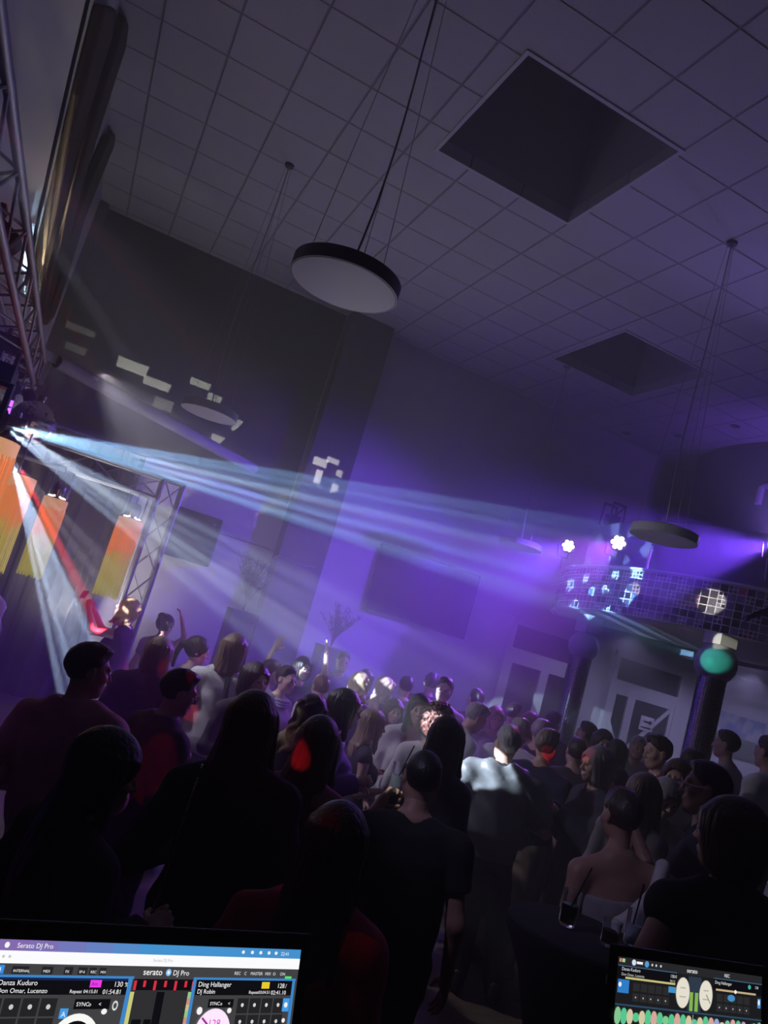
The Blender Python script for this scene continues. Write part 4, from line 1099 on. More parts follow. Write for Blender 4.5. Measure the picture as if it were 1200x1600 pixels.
    # ---- shoes
    if ('shoe', mm) not in TPL:
        S = SDF((-.08, -.13, -.095), (.09, .24, .08), .007)
        S.cap((0, -.035, -.02), (.01, .10, -.045), .047, .04, k=.03); S.cap((.01, .10, -.05), (.012, .17, -.055), .044, .032, k=.03); S.cap((0, -.03, .0), (0, -.03, .04), .045, .047, k=.02)
        gz = S.sub(S.lo, (.1, .3, .1)); sl, Xg, Yg, Zg = gz; S.F[sl] = np.maximum(S.F[sl], -(Zg + .083))
        V, Q = S.mesh(); TPL[('shoe', mm)] = np_mesh('shoe', V, Q, [shoes])
    for sd in (-1, 1):
        o = bpy.data.objects.new('shoe', TPL[('shoe', mm)]); COL.objects.link(o); o.parent = root; an = legp[sd][1]
        o.location = Vector(an); 
        if sd < 0: o.scale = (-1, 1, 1)
    PEOPLE[key] = X
    return X

def loc2world(X, p):
    r = X['root']; p = Vector(p) * X['s']; a = r.rotation_euler.z
    return Vector((math.cos(a) * p.x - math.sin(a) * p.y, math.sin(a) * p.x + math.cos(a) * p.y, p.z)) + r.location
def add_part(X, name, mb, mt, smooth=True):
    return mb.build(name, mt, X['root'], smooth)
def glasses(X, glint=False):
    mb = MB(); hc, Rh = Vector(X['hc']), Matrix(X['Rh'].tolist())
    H = lambda p: hc + Rh @ Vector(p)
    for s in (-1, 1):
        c = Vector((s * .033, .110, .004)); n = 16
        pts = [H(c + Vector((.024 * math.cos(t), -.006 * abs(math.cos(t)), .019 * math.sin(t)))) for t in [2 * PI * i / n for i in range(n + 1)]]
        mb.path(pts, .0022, 6)
        mb.path([H((s * .057, .104, .008)), H((s * .078, .06, .010)), H((s * .083, -.01, .012))], .0022, 6)
    mb.path([H((-.010, .112, .006)), H((0, .114, .009)), H((.010, .112, .006))], .0022, 6)
    return add_part(X, 'glasses', mb, M_CHROME if glint else M_BLACK)
# ================================================================= THE CROWD
BLK = (.02, .02, .025); NAVY = (.02, .025, .05); WHT = (.62, .62, .63); DRK = (.035, .03, .04)
BROWN = (.06, .03, .016); BLACKH = (.008, .007, .007); BLOND = (.42, .30, .16); GREYH = (.34, .33, .34); DARKB = (.03, .018, .012); LBROWN = (.16, .10, .06)
TR = dict(kind='trousers', color=(.02, .02, .03)); JEANS = dict(kind='trousers', color=(.06, .09, .17)); KHAKI = dict(kind='trousers', color=(.30, .24, .16)); SK = dict(kind='skirt', color=(.02, .02, .025), len=.4)
def autofloor(pix, d):
    P = at_d(pix[0], pix[1], d); return 0.16 if (P.x > 5.3 and P.y > 4.55) else 0.0
def pers(key, pix, d, yaw, label, **k):
    k.setdefault('floor', autofloor(pix, d)); return person(key, pix, d, yaw, label, **k)

X = pers('pinkman', (150, 1003), 3.25, 34, 'broad man in a pink button shirt seen from behind at left, face turned right', sex='m', top=dict(color=(.52, .26, .25), sleeve=1, inf=.03, waist=.03, collar=(.52, .26, .25), wr=.007), bottom=TR, hair='short', hcol=DARKB, skin=1, head=(40, -4, 0), side=-9, build=1.14, arms=('bent', 'front'))
X = pers('blackleft', (188, 1140), 2.1, 62, 'dark haired woman in black in the left foreground, looking right', top=dict(color=(.012, .011, .013), sleeve=1, inf=.03, waist=.05, kind='jacket'), bottom=TR, hair=('long', .42), hcol=BLACKH, head=(18, -6, 0), build=1.25, arms=('bent', 'hold'))
X = pers('longbrown', (405, 1080), 2.75, 4, 'woman with long brown hair, black top and a beaded shoulder strap, back turned', top=dict(color=(.014, .012, .014), sleeve=1, inf=.026, waist=.03), bottom=SK, hair=('long', .44), hcol=BROWN, build=1.12, side=-5, arms=('bent', 'front'), head=(12, 0, 0))
T = X['T']; cb = MB(); pts = [T((-.13, -.055, 1.478)), T((-.135, -.115, 1.40)), T((-.145, -.135, 1.30)), T((-.155, -.135, 1.18)), T((-.165, -.14, 1.06)), T((-.18, -.13, .98))]
for i in range(48):
    u = i / 47 * 5; j = min(4, int(u)); q = Vector(pts[j]).lerp(Vector(pts[j + 1]), u - j); cb.lathe(q, [(0, -.006), (.0055, -.003), (.0055, .003), (0, .006)], 8)
add_part(X, 'bag_chain', cb, M_CHROME)
X = pers('glasses', (292, 1045), 3.75, 62, 'short haired person with glasses and a dark jacket with a pale collar, looking right', sex='m', top=dict(color=(.045, .03, .035), sleeve=1, inf=.03, waist=.03, kind='jacket', collar=(.45, .42, .4)), bottom=TR, hair='short', hcol=DARKB, head=(12, -6, 0), arms=('hold', 'hold'), build=1.1)
glasses(X, True)
X = pers('bob', (256, 995), 4.9, 12, 'person with a rounded blond bob and dark patterned jacket, seen from behind', top=dict(color=(.10, .06, .10), sleeve=1, inf=.032, waist=.03, kind='jacket'), bottom=TR, hair='bob', hcol=(.36, .26, .2), arms=('front', 'hold'), build=1.15)
X = pers('braid', (315, 995), 6.1, 78, 'woman with a long braid and pale top, facing right', top=dict(color=(.5, .45, .52), sleeve=.5), bottom=TR, hair='pony', hcol=DARKB, skin=2, head=(8, -2, 0), arms=('front', 'front'))
X = pers('bun', (263, 960), 7.8, 40, 'woman with a hair bun raising one arm behind the blond bob', top=dict(color=(.3, .25, .33), sleeve=.25), bottom=TR, hair='bun', hcol=DARKB, arms=('hang', 'head'))
X = pers('phone', (212, 937), 7.3, -75, 'blond woman in a dark sleeveless top filming upward beside the fringe lamp', top=dict(color=(.05, .035, .05), sleeve=0), bottom=SK, hair=('wavy', .24), hcol=BLOND, skin=2, arms=('phone', 'phone'), head=(0, 18, 0))
pw = (loc2world(X, X['wr'][-1]) + loc2world(X, X['wr'][1])) / 2 + Vector((-.10, 0, .10))
FILMPHONE = (pw, X['root'].rotation_euler.z)
X = pers('whiteback', (372, 990), 5.5, 6, 'woman in a white shirt with a dark strap down the back and blue jeans', top=dict(color=(.66, .66, .68), sleeve=1, inf=.028, waist=.03, wr=.008), bottom=JEANS, hair=('long', .2), hcol=LBROWN, arms=('bent', 'front'), build=1.1)
T = X['T']; add_part(X, 'strap', MB().prism([T((.02, -.10, 1.46)), T((.06, -.10, 1.46)), T((.10, -.165, 1.25)), T((.12, -.16, 1.05)), T((.08, -.16, 1.05)), T((.06, -.165, 1.25))], (0, -.012, 0)), cloth((.05, .05, .06)), False)
X = pers('bobface', (405, 1035), 5.0, 140, 'woman with a dark chin length bob facing right, violet light on her face', top=dict(color=(.06, .05, .07), sleeve=1), bottom=TR, hair='bob', hcol=DARKB, skin=2, arms=('front', 'front'))
X = pers('scarf', (452, 1040), 6.2, 128, 'dark haired person in a striped violet scarf looking right', top=dict(color=(.22, .2, .3), sleeve=1), bottom=TR, hair='short', hcol=DARKB, skin=2, arms=('front', 'hang'))
sc = MB(); 
for k in range(3): sc.path([Vector(X['neck']) + Vector((.085 * math.cos(t), .03 + .085 * math.sin(t), -.02 - .025 * k)) for t in [2 * PI * i / 20 for i in range(21)]], .02)
add_part(X, 'scarf', sc, cloth((.3, .26, .45)))
X = pers('handup', (428, 1030), 6.7, 60, 'person with one hand raised high behind the dark bob', top=dict(color=(.25, .2, .3), sleeve=.25), bottom=TR, hair='short', hcol=DARKB, arms=('up', 'hang'), sex='m')
X = pers('handup2', (478, 1026), 7.5, 150, 'person dancing with a raised hand in front of the dried plant', top=dict(color=(.1, .09, .15), sleeve=.25), bottom=TR, hair='bob', hcol=DARKB, arms=('up', 'front'))
X = pers('hood', (505, 1054), 6.7, -20, 'bent over person in a pale loose shirt', top=dict(color=(.55, .52, .6), sleeve=1, inf=.035, waist=.03), bottom=JEANS, hair='short', hcol=LBROWN, lean=28, arms=('front', 'hold'))
X = pers('tall', (540, 1018), 9.0, 165, 'tall person standing farthest back under the dried plant, facing the camera', sex='m', top=dict(color=(.2, .18, .25), sleeve=.25), bottom=TR, hair='short', hcol=DARKB, skin=0)
X = pers('blond', (566, 1050), 7.1, 4, 'woman with wavy blond hair seen from behind in the middle of the crowd', top=dict(color=(.12, .1, .18), sleeve=.5), bottom=TR, hair=('wavy', .30), hcol=BLOND, arms=('front', 'front'))
X = pers('pinkblond', (606, 1058), 7.7, 55, 'blond woman lit pink, hair over her face, right of the wavy blond one', top=dict(color=(.08, .07, .13), sleeve=.5), bottom=TR, hair=('wavy', .32), hcol=(.5, .34, .26), arms=('front', 'hold'))
X = pers('midback', (588, 1108), 5.3, 70, 'bare armed woman in a dark dress with light hair between the dancers', top=dict(color=(.05, .04, .07), sleeve=0, kind='dress'), hair=('long', .3), hcol=(.3, .2, .16), arms=('hold', 'front'))
X = pers('ends', (496, 1087), 4.35, 32, 'woman whose dark hair turns blond at the ends, bending forward', top=dict(color=(.05, .05, .06), sleeve=.5), bottom=TR, hair=('wavy', .36), hcol=DARKB, tip=((.62, .48, .22), -.16, -.06), lean=12, arms=('front', 'hold'))
X = pers('prof', (545, 1077), 4.65, 82, 'dark haired woman in a violet blue jacket in right profile', top=dict(color=(.16, .12, .38), sleeve=1, inf=.03, kind='jacket'), bottom=TR, hair=('long', .26), hcol=DARKB, skin=2, arms=('front', 'hold'))
X = pers('redspot', (508, 1119), 3.25, 12, 'woman in a dusty pink dress with a red light spot on her long brown hair', top=dict(color=(.34, .16, .2), sleeve=.25, kind='dress', len=.6), hair=('long', .50), hcol=(.085, .04, .025), arms=('hold', 'hold'))
X = pers('blazer', (660, 1084), 5.7, 172, 'dark haired woman in a white blazer facing the camera', top=dict(color=(.60, .58, .62), sleeve=1, inf=.03, waist=.02, kind='jacket', scoop='front'), bottom=dict(kind='trousers', color=(.45, .44, .48)), hair=('long', .22), hcol=DARKB, skin=0, arms=('front', 'hang'), head=(8, 0, 6))
X = pers('curly', (690, 1103), 5.1, 18, 'curly haired woman in a white top lit violet from behind', top=dict(color=(.6, .58, .62), sleeve=.5), bottom=TR, hair='curly', hcol=(.16, .06, .05), arms=('hold', 'front'))
X = pers('longdark', (706, 1120), 4.0, 14, 'woman with waist long dark hair in black, left of the shiny jacket', top=dict(color=BLK, sleeve=1), bottom=TR, hair=('long', .55), hcol=(.035, .025, .018), arms=('front', 'front'))
X = pers('glassman', (671, 1169), 3.0, -6, 'short haired man in a black T-shirt holding up a drink, seen from behind', sex='m', top=dict(color=(.014, .014, .018), sleeve=.28, inf=.018, waist=.02), bottom=TR, hair='buzz', hcol=BLACKH, skin=1, arms=('glass', 'hang'), build=1.08, side=-4, wrist={-1: ((-.28, .18, 1.20), (-.135, .37, 1.43))})
GM = X
X = pers('reddress', (541, 1254), 2.02, 2, 'woman with long straight black hair in a red draped dress, centre foreground', top=dict(color=(.42, .03, .06), sleeve=.4, inf=.024, kind='dress', len=.6, scoop='back', wr=.007), hair=('long', .62), hcol=BLACKH, skin=0, arms=('bent', 'front'), build=1.08)
X = pers('lean', (757, 1101), 6.4, 62, 'grey haired man in a pale polo bending down to the right', sex='m', top=dict(color=(.45, .42, .52), sleeve=.3, collar=(.45, .42, .52)), bottom=TR, hair='greyshort', hcol=GREYH, skin=0, lean=24, arms=('hold', 'bent'), head=(0, -14, 0), build=1.1)
X = pers('bald', (818, 1118), 6.3, 12, 'balding man in a white shirt behind the shiny jacket', sex='m', top=dict(color=(.62, .62, .64), sleeve=.3, waist=.02), bottom=TR, hair='balding', hcol=GREYH, skin=0, build=1.15, arms=('front', 'front'))
X = pers('jacket', (800, 1133), 5.0, -8, 'grey haired man in a shiny black jacket caught by the white beam, seen from behind', sex='m', top=dict(color=(.15, .155, .17), sleeve=.45, inf=.04, waist=.05, rough=.34, wr=.010, kind='jacket', collar=(.02, .02, .025)), bottom=dict(kind='trousers', color=(.018, .018, .025)), hair='greyshort', hcol=GREYH, skin=0, build=1.22, side=-3, arms=('hold', 'bent'), head=(-18, 0, 0), legs={-1: ((.0, .02, .50), (.02, -.02, .085)), 1: ((.20, .01, .50), (.27, -.03, .085))})
JK = X
X = pers('neck', (860, 1138), 5.45, 20, 'man in a dark blue T-shirt with red light on the back of his neck', sex='m', top=dict(color=(.022, .022, .06), sleeve=.3, inf=.02, waist=.02), bottom=KHAKI, hair='short', hcol=(.2, .16, .14), skin=0, build=1.1, arms=('front', 'hang'))
X = pers('behind', (849, 1123), 6.9, 25, 'grey haired man just behind the man with the red lit neck', sex='m', top=dict(color=DRK, sleeve=1), bottom=TR, hair='greyshort', hcol=GREYH, skin=0)
X = pers('clap', (938, 1166), 5.0, -120, 'grey haired woman in dark clothes with clasped hands', top=dict(color=(.04, .035, .06), sleeve=1, inf=.03, waist=.02), bottom=TR, hair='bob', hcol=(.26, .24, .26), skin=0, arms=('clap', 'clap'), head=(0, -6, 0), build=1.1)
X = pers('redface', (966, 1198), 5.5, -140, 'woman with a red lit chin beside the clasped hands', top=dict(color=(.05, .04, .06), sleeve=1), bottom=TR, hair=('long', .25), hcol=DARKB, skin=0, arms=('face', 'front'))
X = pers('shawl', (976, 1230), 3.35, -24, 'short haired woman with bare shoulders and a white shawl, back to the camera', top=dict(color=(.34, .32, .33), sleeve=-1, inf=.016, kind='dress', len=.6), hair='short', hcol=(.05, .035, .022), skin=1, arms=('front', 'front'), head=(-10, -8, 0), side=-8, build=1.12)
T = X['T']; hi_, lo_ = [], []
S_ = SDF(X['lo'], X['hi'], .011)
for k in range(5):
    a = [T((-.29, -.05, 1.17 - .05 * k)), T((-.16, -.160, 1.16 - .04 * k)), T((.0, -.175, 1.25 - .035 * k)), T((.12, -.160, 1.37 - .03 * k)), T((.19, -.07, 1.465 - .03 * k)), T((.24, .08, 1.36 - .05 * k))]
    for i in range(5): S_.cap(a[i], a[i + 1], .030, .030, k=.012)
S_.cap(T((-.27, -.03, 1.12)), T((-.27, .05, .78)), .065, .09, k=.03); S_.cap(T((-.24, -.08, 1.05)), T((-.20, -.12, .80)), .06, .09, k=.03)
V_, Q_ = S_.mesh(); o_ = bpy.data.objects.new('shawl', np_mesh('shawl', V_, Q_, [cloth((.62, .6, .6))])); COL.objects.link(o_); o_.parent = X['root']
X = pers('blonde2', (1013, 1208), 4.3, 24, 'woman with straight dark blond hair behind the white shawl', top=dict(color=(.2, .18, .2), sleeve=1), bottom=TR, hair=('long', .34), hcol=(.2, .15, .1), arms=('front', 'hold'))
X = pers('old', (1050, 1220), 4.75, 150, 'older grey haired woman in a beige top looking down', top=dict(color=(.40, .34, .28), sleeve=1, waist=.03), bottom=TR, hair='bob', hcol=(.3, .28, .29), skin=0, head=(0, -22, 0), arms=('hold', 'front'), build=1.1)
X = pers('beard', (1112, 1190), 3.8, -86, 'man with glasses in left profile in a dark shirt by the mirror column', sex='m', top=dict(color=(.03, .03, .045), sleeve=.3, waist=.02), bottom=TR, hair='short', hcol=(.05, .045, .045), skin=1, arms=('drink', 'front'), build=1.15, head=(-8, -4, 0))
glasses(X, True); BD = X
X = pers('brownbob', (1152, 1245), 2.6, -42, 'woman with a brown bob and black sleeveless top in the right foreground', top=dict(color=(.012, .012, .015), sleeve=0, inf=.03, waist=.03), bottom=TR, hair='bob', hcol=(.055, .025, .014), skin=1, arms=('bent', 'front'), head=(-25, -4, 0), build=1.3)
X = pers('redshirt', (1030, 1148), 6.0, -110, 'dark haired man in a red shirt talking with folded hands', sex='m', top=dict(color=(.40, .03, .05), sleeve=.5), bottom=TR, hair='short', hcol=DARKB, skin=0, arms=('clap', 'clap'), head=(-10, -12, 0))
FAR = [  # background guests, each with its own look
 ('w1', (700, 1058), 7.7, -172, 'm', (.55, .53, .58), 'short', DARKB, 'man in a white T-shirt facing the camera by the back wall'),
 ('w2', (678, 1051), 8.9, 12, 'm', DRK, 'short', BLACKH, 'dark haired man seen from behind beside the white T-shirt at the back'),
 ('w3', (638, 1056), 8.4, -8, 'm', (.06, .05, .09), 'short', BLACKH, 'dark haired man seen from behind left of the white blazer'),
 ('w4', (575, 1046), 8.6, 0, 'f', (.07, .06, .1), 'bob', DARKB, 'dark bob far back between the two blond women'),
 ('f1', (922, 1128), 7.8, -60, 'm', DRK, 'short', DARKB, 'dark haired guest facing left in front of the braced door'),
 ('f2', (946, 1140), 7.0, 170, 'f', (.08, .07, .09), ('long', .25), DARKB, 'long haired woman facing the camera by the braced door'),
 ('f3', (968, 1156), 6.6, 10, 'f', DRK, 'bob', BLACKH, 'woman with a black bob seen from behind near the braced door'),
 ('f4', (1000, 1150), 7.6, 175, 'm', (.16, .15, .18), 'greyshort', GREYH, 'grey haired man facing the camera under the braced door notice'),
 ('f5', (1064, 1186), 5.2, -160, 'f', (.05, .045, .06), ('long', .22), BROWN, 'brown haired woman facing the camera left of the mirror column'),
 ('f6', (806, 1098), 8.8, 30, 'm', (.12, .1, .18), 'short', DARKB, 'man far back in front of the left door'),
 ('f7', (778, 1104), 7.8, 160, 'f', (.3, .26, .36), 'bob', (.3, .2, .14), 'light haired woman right of the bending grey haired man'),
 ('f8', (832, 1112), 7.6, -150, 'f', (.2, .16, .26), 'bob', LBROWN, 'light brown bob facing left before the hazy column'),
 ('f9', (868, 1112), 8.4, 15, 'm', DRK, 'short', BLACKH, 'tall dark haired man at the foot of the hazy column'),
 ('f10', (905, 1152), 6.3, -20, 'm', (.05, .045, .07), 'short', DARKB, 'dark haired man seen from behind left of the clasped hands'),
 ('f12', (1086, 1170), 6.4, 20, 'm', DRK, 'short', DARKB, 'dark haired man in black at the foot of the turquoise topped column'),
 ('f13', (748, 1076), 8.6, -30, 'm', (.1, .09, .14), 'short', BLACKH, 'dark haired man at the back beside the left door frame'),
 ('f14', (620, 1092), 6.6, 150, 'f', (.1, .09, .14), ('long', .25), BROWN, 'brown haired woman facing the camera left of the white blazer'),
 ('pic', (1140, 1141), 7.2, -70, 'm', (.6, .6, .62), 'short', DARKB, 'man in a white shirt standing in front of the landscape picture'),
 ('rw', (1206, 1150), 6.4, -60, 'm', (.58, .6, .64), 'short', BROWN, 'person in a pale shirt at the right picture edge'),
]
for key, px_, d_, yaw, sx, tc_, hs, hc_, lab in FAR:
    rr = random.Random(key)
    pers(key, px_, d_, yaw, lab, sex=sx, top=dict(color=tc_, sleeve=rr.choice([.3, .5, 1]), waist=.015), bottom=TR if rr.random() < .7 else JEANS, hair=hs, hcol=hc_, skin=rr.choice([0, 0, 1, 2]),
         arms=(rr.choice(['hang', 'front', 'hold']), rr.choice(['hang', 'front', 'bent'])), head=(rr.uniform(-15, 15), rr.uniform(-6, 2), 0), build=1.05)
# performer and guest cut by the left edge
X = pers('costume', (-22, 862), 5.5, 8, 'stage performer in a grey ruffled costume cut by the left picture edge', top=dict(color=(.36, .31, .32), sleeve=1, inf=.05, waist=.03, wr=.016), bottom=dict(kind='skirt', color=(.36, .3, .32), len=.5, flare=.12), hair=('wavy', .25), hcol=LBROWN, arms=('hang', 'hang'), floor=0.0)
X = pers('edge', (-62, 1090), 3.0, 50, 'guest in a lilac top cut by the left edge behind the pink shirt', top=dict(color=(.42, .34, .45), sleeve=.5, waist=.02), bottom=dict(kind='skirt', color=(.4, .3, .5), len=.5, flare=.05), hair=('long', .3), hcol=BROWN, arms=('hang', 'hold'))

if False:   # DEBUG
    pass
# ================================================================= LAPTOPS, TABLES, DRINKS
def laptop_frame(TL, TR, side, W):
    """top edge runs horizontally between two photo pixels, side is a pixel further down one side edge"""
    def hor(y): return 817.94 + .293 * y
    sl = (TR[1] - TL[1]) / (TR[0] - TL[0]); x = (hor(0) - (TL[1] - sl * TL[0])) / (sl - .293); vp = (x, hor(x))
    u = Vector(vray(*vp)); u.z = 0; u.normalize()
    a = Vector(vray(*TL)); b = Vector(vray(*TR))
    # a*s, b*t with (b t - a s) = u W
    n = Vector((-u.y, u.x, 0))
    # solve least squares
    Mx = np.array([list(-a), list(b)]).T; st, *_ = np.linalg.lstsq(Mx, np.array(list(u * W)), rcond=None)
    P = a * st[0] + Vector((0, 0, CAMH)); Qr = P + u * W
    best = None
    for i in range(-20, 71):
        th = math.radians(i); v = Vector((0, 0, -math.cos(th))) + Vector((u.y, -u.x, 0)) * math.sin(th)   # downwards and towards the camera
        base = P if side[0] < (TL[0] + TR[0]) / 2 else Qr
        q = base + v * .12 - Vector((0, 0, CAMH)); c = RW.T @ np.array(q); pr = (600 + 1200 * c[0] / c[2], 800 + 1200 * c[1] / c[2])
        s0 = TL if side[0] < (TL[0] + TR[0]) / 2 else TR
        d1 = np.array(pr) - np.array(s0); d2 = np.array(side) - np.array(s0)
        e = abs(d1[0] * d2[1] - d1[1] * d2[0]) / (np.linalg.norm(d1) * np.linalg.norm(d2))
        if best is None or e < best[0]: best = (e, th, v)
    return P, u, best[2]
EMC = {}
def em(col, st=1.0):
    k = (tuple(round(c, 3) for c in col), st)
    if k not in EMC:
        m, nt, b = nt_new('screen_glow_%d' % len(EMC)); b.inputs['Base Color'].default_value = (.01, .01, .01, 1); b.inputs['Roughness'].default_value = .3
        b.inputs['Emission Color'].default_value = list(col) + [1]; b.inputs['Emission Strength'].default_value = st; EMC[k] = m
    return EMC[k]
class Screen:
    def __init__(s, P, u, v, scale, W, H):
        s.P, s.u, s.v, s.k, s.W, s.H = P, u, v, scale, W, H; s.n = u.cross(v).normalized()
        if s.n.dot(Vector((0, 0, CAMH)) - P) < 0: s.n = -s.n
        s.mb = MB(); s.mats = []; s.lay = 0
    def mi(s, m):
        if m not in s.mats: s.mats.append(m)
        return s.mats.index(m)
    def pt(s, x, y, z): return s.P + s.u * (x * s.k) + s.v * (y * s.k) + s.n * z
    def z(s): s.lay += 1; return .0006 + .000012 * s.lay
    def rect(s, x0, y0, x1, y1, col, st=1.0):
        x0, x1 = max(0, min(x0, s.W)), max(0, min(x1, s.W)); z = s.z()
        if x1 - x0 < .01: return
        s.mb.add([s.pt(x0, y0, z), s.pt(x1, y0, z), s.pt(x1, y1, z), s.pt(x0, y1, z)], [(0, 1, 2, 3)], s.mi(em(col, st)))
    def disc(s, x, y, rx, ry, col, st=1.0, r_in=0.0, n=32):
        z = s.z(); m = s.mi(em(col, st))
        o = [s.pt(x + rx * math.cos(2 * PI * i / n), y + ry * math.sin(2 * PI * i / n), z) for i in range(n)]
        if r_in: 
            o2 = [s.pt(x + rx * r_in * math.cos(2 * PI * i / n), y + ry * r_in * math.sin(2 * PI * i / n), z) for i in range(n)]
            s.mb.add(o + o2, [(i, (i + 1) % n, n + (i + 1) % n, n + i) for i in range(n)], m)
        else: s.mb.add(o, [tuple(range(n))], m)
    def text(s, x, y, size, txt, col, st=1.0, align='LEFT'):
        cu = bpy.data.curves.new('t', 'FONT'); cu.body = txt; cu.size = 1.0; cu.align_x = align; cu.resolution_u = 3
        ob = bpy.data.objects.new('t', cu); COL.objects.link(ob); dg = bpy.context.evaluated_depsgraph_get(); ev = ob.evaluated_get(dg); me = ev.to_mesh()
        z = s.z(); m = s.mi(em(col, st))
        s.mb.add([s.pt(x + q.co.x * size, y - q.co.y * size, z) for q in me.vertices], [tuple(p.vertices) for p in me.polygons], m)
        ev.to_mesh_clear(); bpy.data.objects.remove(ob); bpy.data.curves.remove(cu)
    def build(s, parent):
        me = bpy.data.meshes.new('screen'); L = parent.location
        me.from_pydata([tuple(Vector(p) - L) for p in s.mb.v], [], s.mb.f)
        for m in s.mats: me.materials.append(m)
        me.polygons.foreach_set('material_index', s.mb.m); o = bpy.data.objects.new('screen', me); COL.objects.link(o); o.parent = parent; return o
M_ALU = mat('laptop_aluminium', (.03, .03, .032), .45, metal=.6, var=.05)
M_KEY = mat('laptop_key', (.008, .008, .009), .5)
def laptop(TL, TR, side, W, pxw, aspect, label, paint):
    P, u, v = laptop_frame(TL, TR, side, W); H = W * aspect
    k = W / pxw; sc = Screen(P, u, v, k, pxw, H / k); n = sc.n
    bottom = P + u * (W / 2) + v * (H + .022)
    root = empty('laptop', bottom)
    def P_(name, mb, mt, par=root): return mb.build(name, mt, par, False, loc=bottom)
    R = Matrix([list(u), list(v), list(u.cross(v))]).transposed()
    bz = .0135
    lid = MB().box(P + u * (W / 2) + v * (H / 2 + .004) - n * .0035, (W + 2 * bz, H + 2 * bz + .012, .006), R); lo_ = P_('lid', lid, M_BLACK)
    bv = lo_.modifiers.new('b', 'BEVEL'); bv.width = .006; bv.segments = 3; bv.limit_method = 'ANGLE'
    paint(sc); sc.build(root)
    f = Vector((u.y, -u.x, 0))     # towards the user
    c = bottom + f * .115 + Vector((0, 0, -.008)); Rb = Matrix([list(u), list(f), [0, 0, 1]]).transposed()
    b = P_('base', MB().box(c, (W + 2 * bz, .225, .015), Rb), M_ALU); bv = b.modifiers.new('b', 'BEVEL'); bv.width = .005; bv.segments = 2
    kb = MB()
    for i in range(13):
        for j in range(5): kb.box(c + u * ((i - 6) * .0205) + f * ((j - 2) * .0195 - .03) + Vector((0, 0, .009)), (.0165, .0155, .003), Rb)
    P_('keyboard', kb, M_KEY); P_('trackpad', MB().box(c + f * .065 + Vector((0, 0, .008)), (.12, .075, .001), Rb), M_BLACK)
    P_('hinge', MB().tube(bottom - u * (W * .4) + Vector((0, 0, -.003)), bottom + u * (W * .4) + Vector((0, 0, -.003)), .006), M_BLACK)
    tag(root, label, 'laptop'); root['base_z'] = c.z - .0075
    return root, c, u, f
WH = (.95, .95, .95); GR = (.055, .055, .058); DG = (.018, .018, .02); BL = (.03, .17, .5); BK = (.004, .004, .006)
